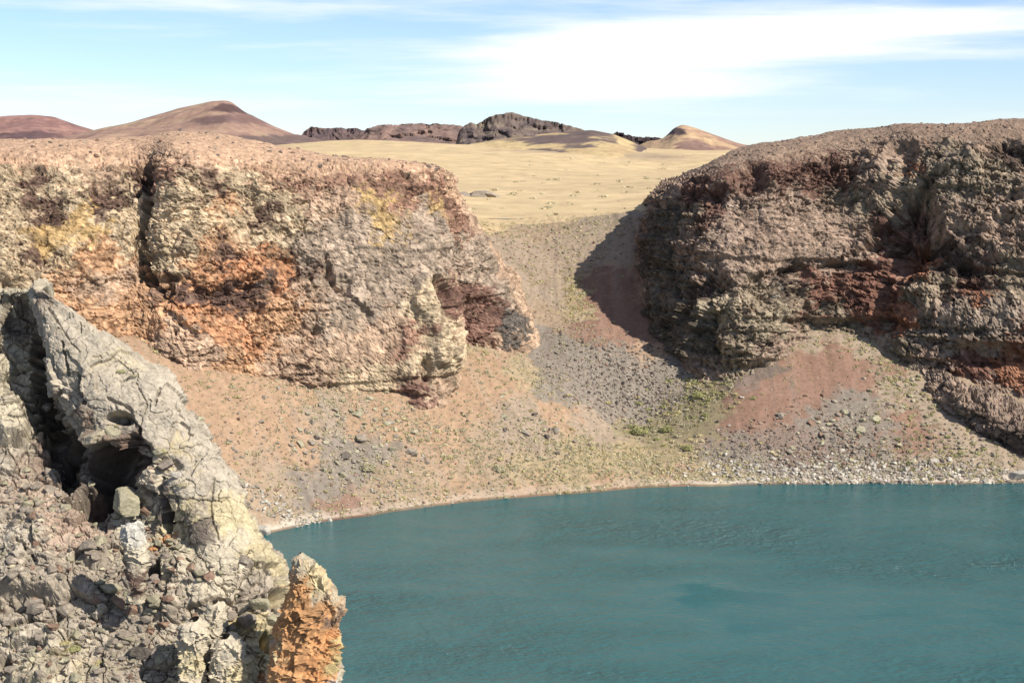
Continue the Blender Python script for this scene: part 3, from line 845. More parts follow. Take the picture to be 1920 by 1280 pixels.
# ------------------------------------------------------------------ far hills
def hill(name, sil, Y0, wf, wb, base, cols, label, patches=(), rough=3.0, power=1.6, n=(170, 84), crag=0.0, seed=0, wl=60):
    """a ridge whose skyline passes through the given photo points, Y0 metres away"""
    S = at([s[0] for s in sil], [s[1] for s in sil], np.full(len(sil), Y0))
    xs = np.linspace(S[0, 0], S[-1, 0], n[0])
    top = np.interp(xs, S[:, 0], S[:, 2])
    k = np.ones(5) / 5
    top = np.convolve(np.pad(top, 2, 'edge'), k, 'valid')
    tt = np.concatenate([-np.linspace(1, 0, n[1] * 2 // 3) ** 1.3, np.linspace(0, 1, n[1] - n[1] * 2 // 3 + 1)[1:]])
    yy = np.where(tt < 0, Y0 + tt * wf, Y0 + tt * wb)
    X, Yg = np.meshgrid(xs, yy)
    X = X * (Yg / Y0)
    T = np.abs(tt)[:, None] * np.ones_like(X)
    fall = np.clip(1 - T ** (1 / power) if crag else (1 - T) ** power * 0.5 + 0.5 * (0.5 + 0.5 * np.cos(np.pi * T)), 0, 1)
    ends = np.minimum(1, np.minimum(np.arange(n[0]), np.arange(n[0])[::-1]) / 8.0)[None, :]
    Z = base + (top[None, :] - base) * fall - 14.0 * T ** 6 - 14.0 * (1 - ends) ** 2
    P = np.stack([X, Yg, Z], -1)
    amp = np.minimum(1, T * 6 + 0.22)
    P[..., 2] += rough * amp * fbm(np.stack([X, Yg, Z * 0], -1), wl, 5, seed + 700, 0.55)
    if not crag:                                         # erosion gullies down the flanks
        P[..., 2] += 0.9 * rough * np.minimum(1, T * 5 + 0.05) * fbm(np.stack([X, Yg * 0.12, 0 * X], -1), wl * 0.6, 4, seed + 730, 0.6, ridged=True) * (1 - T)
    if crag:
        f1, f2, cid = worley(P, (crag * 5, crag * 5, crag * 5), seed + 705)
        P[..., 1] -= crag * 2.2 * (cid - 0.5) + crag * 4.0 * fbm(P, (crag * 5, crag * 5, crag * 14), 5, seed + 706, 0.65, ridged=True)
        P[..., 2] += crag * 0.55 * (cid - 0.5) + crag * 1.2 * fbm(P, crag * 4, 4, seed + 707, 0.6)
    m = fbm(P, (wl * 1.1, wl * 1.1, wl * 0.35), 5, seed + 709, 0.6)
    c = np.asarray(cols)
    f = np.clip((m + 0.35) / 0.7, 0, 0.999) * (len(c) - 1)
    i = f.astype(int)
    fr = (f - i)[..., None]
    C = (c[i] * (1 - fr) + c[np.minimum(i + 1, len(c) - 1)] * fr) * 1.2
    C = C * (1 + 0.5 * fbm(P, wl * 0.14, 4, seed + 711, 0.65))[..., None]
    qx, qy = proj(P)
    for px, py, rx, ry, cl in patches:                   # bare lava and cinder patches
        c0 = np.argmin((qx - px) ** 2 + (qy - py) ** 2)
        c0 = P.reshape(-1, 3)[c0]
        k_ = Y0 / FPX
        dd = ((P[..., 0] - c0[0]) / (rx * k_)) ** 2 + ((P[..., 2] - c0[2]) / (ry * k_)) ** 2
        w_ = sstep(1.25, 0.75, np.sqrt(dd) + 1.6 * fbm(P, wl * 0.45, 4, seed + 720, 0.65))[..., None]
        C = C * (1 - w_) + w_ * np.asarray(cl)
    return add(name, raw_mesh(name, P, grid_faces(*P.shape[:2]), C), M_FAR, kind='structure', label=label)


hill('red_hill', [(60, 272), (110, 262), (180, 243), (250, 228), (330, 205), (395, 190), (425, 188), (437, 192), (455, 208), (520, 240), (560, 255), (640, 272)], 1500, 420, 300, 56,
     [alb(122, 98, 96), alb(156, 120, 108), alb(170, 136, 116), alb(186, 160, 126)], 'reddish cone hill with a dark rocky notch below its summit', patches=[(445, 205, 30, 8, alb(104, 78, 78)), (420, 222, 60, 10, alb(142, 108, 104)), (480, 232, 40, 8, alb(128, 98, 94)), (540, 262, 60, 8, alb(128, 104, 100))], rough=7, seed=1)
hill('purple_hill', [(-260, 262), (-160, 240), (-60, 226), (10, 217), (60, 215), (100, 219), (150, 236), (190, 248), (260, 270)], 1900, 420, 300, 52,
     [alb(118, 92, 96), alb(150, 108, 104), alb(172, 128, 116)], 'rounded purple brown hill at the left edge', patches=[(10, 240, 30, 9, alb(108, 80, 86)), (50, 255, 40, 8, alb(112, 84, 88))], rough=8, seed=2)
hill('dark_ridge', [(560, 262), (570, 246), (582, 240), (640, 241), (672, 241), (700, 252), (730, 262)], 1600, 90, 120, 50,
     [alb(82, 70, 78), alb(104, 86, 90), alb(122, 96, 94)], 'low dark cliff band beside the reddish hill', rough=2, power=2.2, crag=3.0, seed=3, wl=25)
hill('lava_ridge', [(640, 268), (680, 250), (694, 238), (702, 240), (722, 234), (800, 231), (850, 234), (900, 246), (1000, 252), (1100, 256)], 1500, 160, 140, 50,
     [alb(104, 88, 92), alb(128, 104, 100), alb(150, 118, 108)], 'long grey brown lava ridge behind the grassland', rough=2.5, power=1.7, crag=4.0, seed=4, wl=30)
hill('lava_knob', [(850, 262), (866, 240), (884, 228), (893, 234), (905, 226), (930, 216), (960, 213), (985, 219), (1010, 224), (1060, 234), (1100, 244), (1130, 258)], 1380, 110, 140, 50,
     [alb(84, 74, 78), alb(104, 90, 90), alb(124, 108, 100), alb(142, 130, 112)], 'dark craggy knob on the skyline above the grassland', rough=2, power=2.0, crag=2.8, seed=5, wl=20)
hill('grassy_hill', [(820, 290), (880, 270), (960, 258), (1040, 249), (1110, 244), (1150, 252), (1200, 272), (1250, 296), (1300, 312)], 1080, 260, 260, 47,
     [alb(196, 166, 122, .8), alb(206, 176, 126, .85), alb(218, 190, 134, .85), alb(220, 192, 136, .85)], 'low hill of yellow grass with dark lava patches', patches=[(1040, 262, 90, 9, alb(120, 100, 98)), (1000, 282, 40, 5, alb(122, 104, 100)), (1100, 250, 60, 7, alb(116, 98, 96)), (1190, 280, 40, 12, alb(112, 94, 94)), (1060, 274, 30, 3, alb(122, 104, 100))], rough=2.2, seed=6, wl=45)
hill('dark_rim', [(1130, 262), (1155, 250), (1180, 252), (1215, 259), (1245, 262), (1280, 272)], 1500, 70, 120, 50,
     [alb(58, 50, 56), alb(84, 68, 72)], 'thin dark rim below the small pointed peak', rough=1.5, power=2.2, crag=3.5, seed=7, wl=20)
hill('pointed_peak', [(1170, 285), (1215, 268), (1240, 262), (1252, 252), (1264, 240), (1280, 234), (1300, 239), (1340, 254), (1390, 270), (1450, 282), (1520, 290)], 1350, 320, 300, 47,
     [alb(128, 104, 98), alb(164, 126, 108), alb(196, 164, 122), alb(168, 130, 112)], 'small pointed reddish peak beside the right headland', patches=[(1265, 245, 14, 8, alb(92, 74, 76)), (1300, 275, 30, 10, alb(150, 116, 106))], rough=5.0, seed=8, wl=50)
# the plain behind everything, out to the horizon
xx, yy2 = np.meshgrid(np.linspace(-9000, 9000, 60), np.geomspace(1150, 20000, 40))
add('far_plain', raw_mesh('far_plain', np.stack([xx * yy2 / 9000, yy2, np.full_like(xx, 46.0) + 0.0 * xx], -1), grid_faces(40, 60), np.broadcast_to(GC['grass'] * 0.9, xx.shape + (3,))), M_FAR, kind='structure', label='flat plain behind the hills')

# ------------------------------------------------------------------ the near crag
def build_crag():
    rows = [  # photo height, then (pixel, distance) from left to the lit right edge
        (541, [(-230, 35.2), (-70, 35.2), (15, 35.2), (40, 35.0), (55, 34.6), (66, 34.3), (76, 34.6)]),
        (575, [(-230, 35.0), (-65, 35.0), (22, 35.1), (58, 34.9), (68, 33.75), (98, 33.7), (122, 34.3)]),
        (620, [(-230, 34.6), (-60, 34.6), (28, 34.8), (72, 34.6), (84, 33.4), (138, 33.3), (182, 34.1)]),
        (700, [(-230, 34.0), (-50, 34.0), (40, 34.3), (88, 34.0), (102, 32.9), (210, 32.7), (300, 33.6)]),
        (790, [(-230, 33.3), (-40, 33.3), (55, 33.6), (110, 33.6), (148, 32.45), (280, 32.1), (368, 33.1)]),
        (900, [(-230, 32.3), (-20, 32.3), (90, 32.7), (190, 32.8), (258, 31.9), (350, 31.5), (440, 32.6)]),
        (1005, [(-230, 31.3), (0, 31.3), (120, 31.4), (235, 31.6), (312, 31.4), (400, 30.9), (492, 32.0)]),
        (1085, [(-230, 30.6), (0, 30.6), (130, 30.6), (255, 30.7), (335, 30.6), (430, 30.4), (540, 31.4)]),
        (1190, [(-230, 29.6), (0, 29.6), (130, 29.7), (260, 29.7), (340, 29.7), (430, 29.6), (552, 30.6)]),
        (1290, [(-230, 28.8), (0, 28.8), (130, 28.9), (260, 28.9), (340, 29.0), (430, 29.0), (565, 29.9)]),
        (1450, [(-230, 27.6), (0, 27.6), (130, 27.7), (260, 27.8), (340, 28.0), (430, 28.2), (580, 29.2)]),
        (1800, [(-230, 25.5), (0, 25.5), (130, 25.7), (260, 25.9), (340, 26.4), (430, 26.8), (600, 28.0)])]
    lat = []
    for py, r in rows:
        L = [at(px, py, Y) for px, Y in r]
        e, Ye = r[-1]
        L.append(at(e - 6, py + 45, Ye + 2.2))
        L.append(at(e - 70, py + 260, Ye + 6.0))
        lat.append(L)
    A = np.array(lat)                                            # rows, cols, 3
    A = np.concatenate([np.stack([A[0] + np.array(d) for d in ((0, 4.0, -6.0), (0, 1.0, -0.7), (0, 0.35, -0.04))]), A])
    vk = np.r_[440, 520, 536, [r[0] for r in rows]].astype(float)
    vt = np.concatenate([np.linspace(440, 535, 16, endpoint=False), np.linspace(535, 1330, 560, endpoint=False), np.linspace(1330, 1800, 50)])
    B = hermite(vk, A, vt)
    uk = np.array([0, 1, 2, 3, 4, 5, 6, 6.5, 7.3])
    ut = np.concatenate([np.linspace(0, 1, 30, endpoint=False), np.linspace(1, 6.25, 410, endpoint=False), np.linspace(6.25, 7.3, 40)])
    return np.swapaxes(hermite(uk, np.swapaxes(B, 0, 1), ut), 0, 1)


SG = Sheet(build_crag()[:, ::-1], scale=0.13)
# gully behind the slab's left edge, the cave below it and the hollows between the lower pillars
SG.crease([(73, 640), (78, 690), (88, 750), (105, 830), (130, 900)], 0.34, 1.0, warp=0.35)
for b in [(210, 880, 0.72, 0.62, -1.15, .18), (170, 945, 0.42, 0.50, -0.9, .2), (255, 850, 0.42, 0.38, -0.5, .2), (225, 785, 0.28, 0.12, -0.55, .25), (140, 850, 0.3, 0.5, -0.5, .3), (30, 600, 0.25, 0.4, -0.25, .3), 
          (190, 818, 0.50, 0.10, 0.30, .4), (15, 790, 0.45, 0.7, 0.45, .3), (0, 690, 0.5, 0.30, 0.25, .3), (312, 965, 0.12, 0.35, -0.6, .3), (290, 1065, 0.16, 0.33, -0.75, .3), (180, 1040, 0.25, 0.3, 0.22, .3), (335, 1060, 0.30, 0.5, 0.2, .3), (372, 1190, 0.09, 0.30, -0.7, .3), (390, 1262, 0.12, 0.34, -0.7, .3),
          (500, 1200, 0.12, 0.65, -0.8, .3), (522, 1122, 0.18, 0.20, -0.65, .3), (535, 1098, 0.26, 0.22, 0.25, .3), (480, 1150, 0.28, 0.3, 0.15, .3), (300, 1130, 0.4, 0.35, 0.20, .3), (60, 1085, 0.8, 0.4, 0.35, .35), (40, 1130, 0.6, 0.16, -0.35, .3), (70, 1200, 0.55, 0.3, 0.22, .3), (50, 1213, 0.35, 0.1, -0.25, .3),
          (120, 1270, 0.9, 0.3, 0.3, .3), (50, 1000, 0.5, 0.45, 0.2, .4), (310, 875, 0.3, 0.25, -0.18, .3), (8, 1240, 0.12, 0.3, -0.5, .3)]:
    SG.brush(b[0], b[1], b[2], b[3], b[4], b[5], 0.30)
SG.disp = np.maximum(SG.disp, -1.5)
for pts, wd, dp in [([(84, 556), (95, 580), (108, 600)], .05, .09), ([(108, 600), (130, 640), (150, 660)], .03, .05), ([(115, 640), (122, 670), (124, 700)], .06, .14), ([(205, 748), (240, 765), (255, 790)], .06, .10), ([(145, 700), (150, 740), (160, 755)], .07, .15),
                    ([(300, 730), (290, 760)], .04, .10), ([(255, 720), (275, 760), (262, 800)], .03, .05), ([(30, 1010), (60, 1040), (75, 1070)], .05, .12), ([(400, 900), (395, 960), (410, 1010)], .04, .06), ([(330, 930), (345, 980), (350, 1010)], .04, .10), ([(260, 800), (262, 850), (300, 880)], .06, .12),
                    ([(300, 900), (305, 930), (310, 970)], .09, .35), ([(355, 1050), (370, 1090)], .04, .1), ([(150, 580), (158, 612)], .03, .05), ([(152, 600), (152, 622)], .03, .07)]:
    SG.crease(pts, wd, dp, warp=0.4)
P = SG.P0
slab_c = [(SG.find(150, 610), 1.2), (SG.find(220, 690), 1.2), (SG.find(310, 780), 1.2), (SG.find(380, 880), 1.2), (SG.find(420, 970), 1.0), (SG.find(110, 570), 0.7)]
slab = np.zeros(P.shape[:2])
for c, r in slab_c:
    slab = np.maximum(slab, np.exp(-(((P - c) ** 2).sum(-1)) / (r * r)))
slab = sstep(0.25, 0.65, slab + 0.25 * SG.w1)
wv = np.stack([fbm(P, 0.9, 4, 940 + k, 0.6) for k in range(3)], -1)
a1, a2, a3, aj = slabs(P + 0.22 * wv, (0.85, 0.85, 0.7), 905)
b1, b2, b3, bj = slabs(P + 0.12 * wv, (0.30, 0.30, 0.24), 906)
c1, c2, c3, cj = slabs(P + 0.06 * wv, (0.11, 0.11, 0.09), 909)
rough = 1 - 0.48 * slab
SG.disp += (0.16 * fbm(P, 2.2, 3, 901) * (1 - 0.5 * slab) + rough * (0.12 * fbm(P + 0.2 * wv, 0.9, 5, 903, 0.6) + 0.24 * (a1 - 0.5) + 0.11 * (b1 - 0.5) + 0.045 * (c1 - 0.5)
            - (0.09 * sstep(0.05, 0.0, aj) + 0.03 * sstep(0.08, 0.0, bj)) * (1 - 0.85 * slab)) + 0.03 * fbm(P, 0.16, 4, 904, 0.65) + slab * 0.05 * fbm(P, (0.8, 0.8, 0.25), 5, 908, 0.62, ridged=True))
cid, gid = 0.5 + (a3 - 0.5) * 0.8 + (b3 - 0.5) * 0.6, c3
kjit = 0.30 * np.stack([a2 - 0.5, a3 - 0.5, a1 - 0.5], -1) + 0.2 * np.stack([b2 - 0.5, b3 - 0.5, b1 - 0.5], -1)
back = sstep(8, 24, np.arange(P.shape[0]))[:, None] * sstep(0, 44, np.arange(P.shape[1]))[None, :]
SG.disp *= np.clip(back + 0.08, 0, 1)
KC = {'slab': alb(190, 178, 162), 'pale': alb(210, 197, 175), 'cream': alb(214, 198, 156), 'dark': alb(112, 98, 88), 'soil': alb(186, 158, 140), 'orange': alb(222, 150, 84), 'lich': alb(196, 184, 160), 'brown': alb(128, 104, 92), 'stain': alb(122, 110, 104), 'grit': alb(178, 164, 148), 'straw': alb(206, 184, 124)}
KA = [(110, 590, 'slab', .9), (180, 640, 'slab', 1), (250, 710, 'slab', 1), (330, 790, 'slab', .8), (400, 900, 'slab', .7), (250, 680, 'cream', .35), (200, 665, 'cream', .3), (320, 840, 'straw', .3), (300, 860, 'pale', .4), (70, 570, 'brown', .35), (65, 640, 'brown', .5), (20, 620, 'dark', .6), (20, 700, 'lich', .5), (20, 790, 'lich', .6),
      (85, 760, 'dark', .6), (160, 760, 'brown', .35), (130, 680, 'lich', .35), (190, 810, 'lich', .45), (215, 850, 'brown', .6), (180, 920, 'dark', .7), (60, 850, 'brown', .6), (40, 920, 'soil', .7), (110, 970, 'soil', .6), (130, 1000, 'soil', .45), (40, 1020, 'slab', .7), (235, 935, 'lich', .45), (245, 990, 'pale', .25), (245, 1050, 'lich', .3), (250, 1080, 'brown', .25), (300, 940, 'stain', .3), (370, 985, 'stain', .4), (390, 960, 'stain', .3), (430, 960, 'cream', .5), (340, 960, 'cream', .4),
      (310, 1030, 'orange', .18), (330, 1060, 'lich', .4), (420, 1040, 'pale', .6), (480, 1090, 'grit', .5), (390, 1100, 'pale', .5), (450, 1130, 'grit', .5), (200, 1100, 'grit', .8), (100, 1120, 'grit', .8), (220, 1200, 'grit', .9), (150, 1180, 'slab', .6), (60, 1200, 'slab', .6), (90, 1270, 'lich', .8), (20, 1270, 'lich', .4), (140, 1230, 'straw', .25), (180, 1240, 'straw', .2), (360, 1200, 'pale', .45), (410, 1170, 'pale', .35), (430, 1240, 'pale', .45), (350, 1260, 'cream', .4), (480, 1220, 'cream', .4), (520, 1100, 'cream', .3), (520, 1110, 'orange', .12), (470, 1270, 'orange', .22), (405, 1270, 'orange', .14), (450, 1180, 'straw', .3), (300, 1150, 'grit', .5), (300, 1250, 'grit', .6), (500, 1050, 'cream', .4), (-100, 900, 'slab', 2), (-100, 1150, 'grit', 2), (-100, 680, 'lich', 2)]
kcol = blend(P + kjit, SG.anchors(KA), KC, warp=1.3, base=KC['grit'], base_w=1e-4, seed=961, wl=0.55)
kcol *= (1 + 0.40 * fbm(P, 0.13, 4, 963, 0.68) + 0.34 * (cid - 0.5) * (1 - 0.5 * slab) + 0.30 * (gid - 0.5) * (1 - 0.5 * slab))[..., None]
spots = sstep(0.12, 0.30, fbm(P, 0.34, 4, 967, 0.62)) * 0.40
kcol = kcol * (1 - spots[..., None]) + spots[..., None] * KC['pale']
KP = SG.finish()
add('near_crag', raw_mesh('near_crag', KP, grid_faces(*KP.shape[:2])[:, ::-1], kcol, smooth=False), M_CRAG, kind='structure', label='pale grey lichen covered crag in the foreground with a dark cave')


# ------------------------------------------------------------------ single rocks on the crag: spire and pillars
def tube_rock(name, profile, Y, deep, cols, anchors, label, cat, relief=0.07, lean=0.0, seed=0, n=110, m=150):
    """an upright rock: a closed stack of outlines, broken up by relief"""
    py = np.array([p[0] for p in profile], float)
    lft = at([p[1] for p in profile], py, np.full(len(py), Y))
    rgt = at([p[2] for p in profile], py, np.full(len(py), Y))
    t = np.linspace(py[0], py[-1], m)
    Lp, Rp = hermite(py, lft, t), hermite(py, rgt, t)
    ctr, half = (Lp + Rp) / 2, (Rp - Lp)[:, 0] / 2
    a = np.linspace(0, 2 * np.pi, n)
    ca, sa = np.cos(a), np.sin(a)
    pw = 0.72
    ex, ey = np.sign(ca) * np.abs(ca) ** pw, np.sign(sa) * np.abs(sa) ** pw
    Pt = np.zeros((m, n, 3))
    Pt[..., 0] = ctr[:, None, 0] + half[:, None] * ex
    Pt[..., 1] = Y + deep * np.sqrt(half[:, None] / half.max()) * ey + lean * (ctr[:, None, 2] - ctr[-1, 2])
    Pt[..., 2] = ctr[:, None, 2]
    sh = Sheet(Pt, scale=0.13)
    w = np.stack([fbm(Pt, 0.5, 4, seed + k, 0.6) for k in range(3)], -1)
    a1, a2, a3, aj = slabs(Pt + 0.12 * w, (0.42, 0.42, 0.6), seed + 5)
    b1, b2, b3, bj = slabs(Pt + 0.06 * w, (0.16, 0.16, 0.18), seed + 6)
    cid = a3
    taper = sstep(0, 8, np.arange(m))[:, None]
    sh.disp += taper * relief * (1.6 * fbm(Pt + 0.1 * w, 0.7, 5, seed + 7, 0.6) + 3.4 * (a1 - 0.5) - 1.2 * sstep(0.06, 0, aj) + 1.9 * (b1 - 0.5) - 0.5 * sstep(0.08, 0, bj)) + 0.03 * fbm(Pt, 0.14, 3, seed + 8, 0.65)
    sh.disp[:, -1] = sh.disp[:, 0]
    C = blend(Pt + 0.16 * np.stack([b2 - .5, b3 - .5, b1 - .5], -1), sh.anchors(anchors), cols, warp=0.9, base=cols['lich'], base_w=1e-4, seed=seed + 11, wl=0.4)
    C *= (1 + 0.40 * fbm(Pt, 0.12, 4, seed + 13, 0.68) + 0.25 * (cid - 0.5))[..., None]
    Pf = sh.finish()
    V_ = np.concatenate([Pf.reshape(-1, 3), Pf[0].mean(0)[None], Pf[-1].mean(0)[None]])
    Cc = np.concatenate([C.reshape(-1, 3), C[0].mean(0)[None], C[-1].mean(0)[None]])
    F = grid_faces(m, n)[:, ::-1]
    k0, k1 = m * n, m * n + 1
    capf = [[k0, j, j + 1, j + 1] for j in range(0)]
    base = np.array([np.median(Pf[-1, :, 0]), Y, Pf[-1, :, 2].min()])
    me_ = raw_mesh(name, V_ - base, F, Cc, smooth=False)
    return add(name, me_, M_CRAG, label=label, cat=cat, loc=tuple(base), group=None)


KC['white'] = alb(206, 202, 196)
KC['hot'] = alb(218, 158, 98)
tube_rock('rock_spire', [(1036, 562, 565), (1044, 556, 574), (1060, 554, 592), (1090, 551, 618), (1125, 541, 641), (1140, 534, 642), (1165, 520, 634), (1195, 513, 627), (1215, 511, 634), (1250, 508, 634), (1290, 505, 632), (1400, 498, 640)], 28.4, 0.55, KC,
          [(565, 1055, 'lich', .2), (600, 1085, 'cream', .25), (625, 1125, 'lich', .25), (560, 1100, 'hot', .3), (580, 1130, 'hot', .4), (545, 1160, 'hot', .4), (590, 1180, 'hot', .25), (620, 1160, 'brown', .2), (525, 1220, 'cream', .18), (570, 1220, 'hot', .4), (545, 1260, 'hot', .35), (610, 1200, 'orange', .2), (620, 1230, 'straw', .2), (590, 1250, 'orange', .3), (622, 1274, 'white', .14), (570, 1275, 'hot', .2), (610, 1300, 'white', .16)],
          'pointed rock spire covered in bright orange lichen at the edge of the crag', 'rock', relief=0.045, seed=1000)
tube_rock('rock_pillar', [(976, 243, 256), (984, 236, 262), (1000, 233, 265), (1016, 236, 266), (1022, 243, 266), (1040, 244, 271), (1065, 243, 275), (1085, 246, 272), (1125, 250, 268)], 29.6, 0.22, KC,
          [(248, 995, 'white', .25), (255, 1030, 'pale', .2), (262, 1050, 'pale', .2), (255, 1080, 'brown', .2)], 'slim rock pillar with a pale knob on top standing before the cave', 'rock', relief=0.04, seed=1100, n=70, m=110)
tube_rock('rock_pillar', [(1128, 390, 408), (1138, 384, 414), (1165, 384, 417), (1200, 385, 417), (1240, 386, 416)], 29.4, 0.24, KC, [(400, 1150, 'pale', .3), (400, 1190, 'pale', .3), (392, 1135, 'orange', .06)],
          'short pale rock pillar above the dark cleft near the orange spire', 'rock', relief=0.035, seed=1200, n=70, m=90)
tube_rock('rock_pillar', [(1160, 356, 372), (1172, 346, 380), (1200, 342, 385), (1240, 340, 386), (1280, 336, 384), (1340, 332, 386)], 28.7, 0.34, KC, [(360, 1190, 'pale', .4), (360, 1250, 'cream', .3), (350, 1230, 'cream', .2), (365, 1175, 'orange', .06), (360, 1290, 'pale', .3)],
          'broad knobbly rock pillar at the bottom edge left of the dark cleft', 'rock', relief=0.05, seed=1300, n=80, m=120)
tube_rock('rock_pillar', [(1192, 410, 430), (1204, 402, 448), (1230, 400, 462), (1260, 402, 466), (1290, 398, 468), (1350, 392, 470)], 28.9, 0.40, KC, [(430, 1215, 'pale', .35), (440, 1260, 'cream', .3), (405, 1272, 'orange', .1), (420, 1280, 'pale', .3)],
          'rounded pale rock block right of the dark cleft at the bottom edge', 'rock', relief=0.05, seed=1400, n=80, m=110)


# ------------------------------------------------------------------ loose stones
def ico(sub):
    t = (1 + 5 ** 0.5) / 2
    v = [(-1, t, 0), (1, t, 0), (-1, -t, 0), (1, -t, 0), (0, -1, t), (0, 1, t), (0, -1, -t), (0, 1, -t), (t, 0, -1), (t, 0, 1), (-t, 0, -1), (-t, 0, 1)]
    f = [(0, 11, 5), (0, 5, 1), (0, 1, 7), (0, 7, 10), (0, 10, 11), (1, 5, 9), (5, 11, 4), (11, 10, 2), (10, 7, 6), (7, 1, 8), (3, 9, 4), (3, 4, 2), (3, 2, 6), (3, 6, 8), (3, 8, 9), (4, 9, 5), (2, 4, 11), (6, 2, 10), (8, 6, 7), (9, 8, 1)]
    v = [np.array(q) / np.linalg.norm(q) for q in v]
    for _ in range(sub):
        cache, nf = {}, []

        def midp(a, b):
            k = (min(a, b), max(a, b))
            if k not in cache:
                q = v[a] + v[b]
                v.append(q / np.linalg.norm(q))
                cache[k] = len(v) - 1
            return cache[k]
        for a, b, c in f:
            x, y, z = midp(a, b), midp(b, c), midp(c, a)
            nf += [(a, x, z), (b, y, x), (c, z, y), (x, y, z)]
        f = nf
    return np.array(v), np.array(f)


ICO = {k: ico(k) for k in (0, 1, 3)}


def stone_shape(sub, seed, angular=13, flat=0.75):
    D, F = ICO[sub]
    r_ = np.random.default_rng(seed)
    n_ = r_.normal(size=(angular, 3))
    n_ /= np.linalg.norm(n_, axis=1, keepdims=True)
    h = r_.uniform(0.62, 1.0, angular)
    dot = D @ n_.T
    rad = np.min(np.where(dot > 0.12, h / np.maximum(dot, 0.12), 1.35), axis=1).clip(0.3, 1.35)
    V_ = D * rad[:, None]
    if sub > 1:
        V_ = V_ * (1 + 0.10 * fbm(V_, 0.6, 4, seed, 0.6) + 0.04 * fbm(V_, 0.15, 2, seed + 3))[:, None]
    V_ *= np.array([1, r_.uniform(0.7, 1.0), flat * r_.uniform(0.75, 1.1)])
    return V_, F


def stone_mesh(name, seed, tint):
    V_, F = stone_shape(3, seed)
    c = np.asarray(tint)[None] * (1 + 0.35 * fbm(V_, 0.5, 4, seed + 9, 0.65))[:, None]
    sp = sstep(0.1, 0.3, fbm(V_, 0.45, 3, seed + 11))[:, None] * 0.4
    c = c * (1 - sp) + sp * alb(196, 190, 160)
    me_ = raw_mesh(name, V_, F, c, smooth=False)
    me_.materials.append(M_STONE)
    return me_


TINTS = {'grey': alb(166, 152, 140), 'pale': alb(206, 198, 188), 'brown': alb(160, 126, 108), 'lich': alb(184, 176, 148), 'dark': alb(112, 102, 98)}
STONES = {k: [stone_mesh('stone_' + k, 31 * i + 7 + 100 * q, c) for i in range(5)] for q, (k, c) in enumerate(TINTS.items())}

# what stands in front of a point on the slope
def coarse(Pg, k):
    q = Pg[::k, ::k]
    return q.reshape(-1, 3), grid_faces(*q.shape[:2])


_v, _f = [], []
_o = 0
for Pg, k in ((LP, 4), (RP, 4), (KP, 5)):
    a_, b_ = coarse(Pg, k)
    _v += [tuple(q) for q in a_.tolist()]
    _f += (b_ + _o).tolist()
    _o += len(a_)
BLOCK = BVHTree.FromPolygons(_v, _f)
EYE = Vector((0, 0, CAM_H))


def in_view(p, lift=0.6):
    t = Vector((p[0], p[1], p[2] + lift))
    u, v = proj(np.array([[p[0], p[1], p[2]]]))
    if not (-10 < u[0] < 1930 and 0 < v[0] < 1290):
        return False
    d = t - EYE
    h = BLOCK.ray_cast(EYE, d.normalized(), d.length - 0.5)
    return h[0] is None


def scatter(zones, SZK=1.0):
    out = []
    for px, py, sx, sy, n_, r0, r1, kinds, where in zones:
        c = hit(px, py)
        x = c[0] + rng.normal(size=n_) * sx
        y = c[1] + rng.normal(size=n_) * sy
        z = ground_z(x, y)
        s_ = SZK * r0 * (r1 / r0) ** (rng.random(n_) ** 3.0)
        for i in range(n_):
            if z[i] > (-0.12 if 'shore' in where and 'pale' in kinds else 0.12) and y[i] < 391:
                out.append((x[i], y[i], z[i], s_[i], kinds[rng.integers(len(kinds))], where))
    return out


def split_seen(items, limit):
    """the largest ones in view, one by one, and all the rest"""
    items = sorted(items, key=lambda q: -q[3] / q[1])
    one, rest = [], []
    for q in items:
        if len(one) < limit and in_view(q):
            one.append(q)
        else:
            rest.append(q)
    return one, rest


def joined_stones(name, rest, label, mat, sub=0, sink=0.15):
    shapes = [stone_shape(sub, 900 + i, 9) for i in range(12)]
    VV, FF, CC = [], [], []
    off = 0
    for q in rest:
        V_, F = shapes[rng.integers(12)]
        a_ = rng.uniform(0, 6.283)
        ca, sa = math.cos(a_), math.sin(a_)
        Rm = np.array([[ca, -sa, 0], [sa, ca, 0], [0, 0, 1]])
        VV.append((V_ * q[3]) @ Rm.T + np.array([q[0], q[1], q[2] + q[3] * sink]))
        FF.append(F + off)
        CC.append(np.tile(np.asarray(TINTS[q[4]]) * rng.uniform(0.7, 1.25), (len(V_), 1)))
        off += len(V_)
    return add(name, raw_mesh(name, np.concatenate(VV), np.concatenate(FF), np.concatenate(CC), smooth=False), mat, kind='stuff', label=label)


def put_stone(pos, size, kind, label, group=None, name='boulder', squash=(1, 1, 0.85), sink=0.12):
    o = add(name, STONES[kind][rng.integers(5)], None, label=label, cat={'boulder': 'boulder', 'stone': 'stone'}.get(name, 'rock'), group=group)
    o.location = (pos[0], pos[1], pos[2] + size * sink)
    o.scale = (size * squash[0], size * squash[1], size * squash[2])
    o.rotation_euler = (rng.uniform(-.4, .4), rng.uniform(-.4, .4), rng.uniform(0, 6.28))
    return o


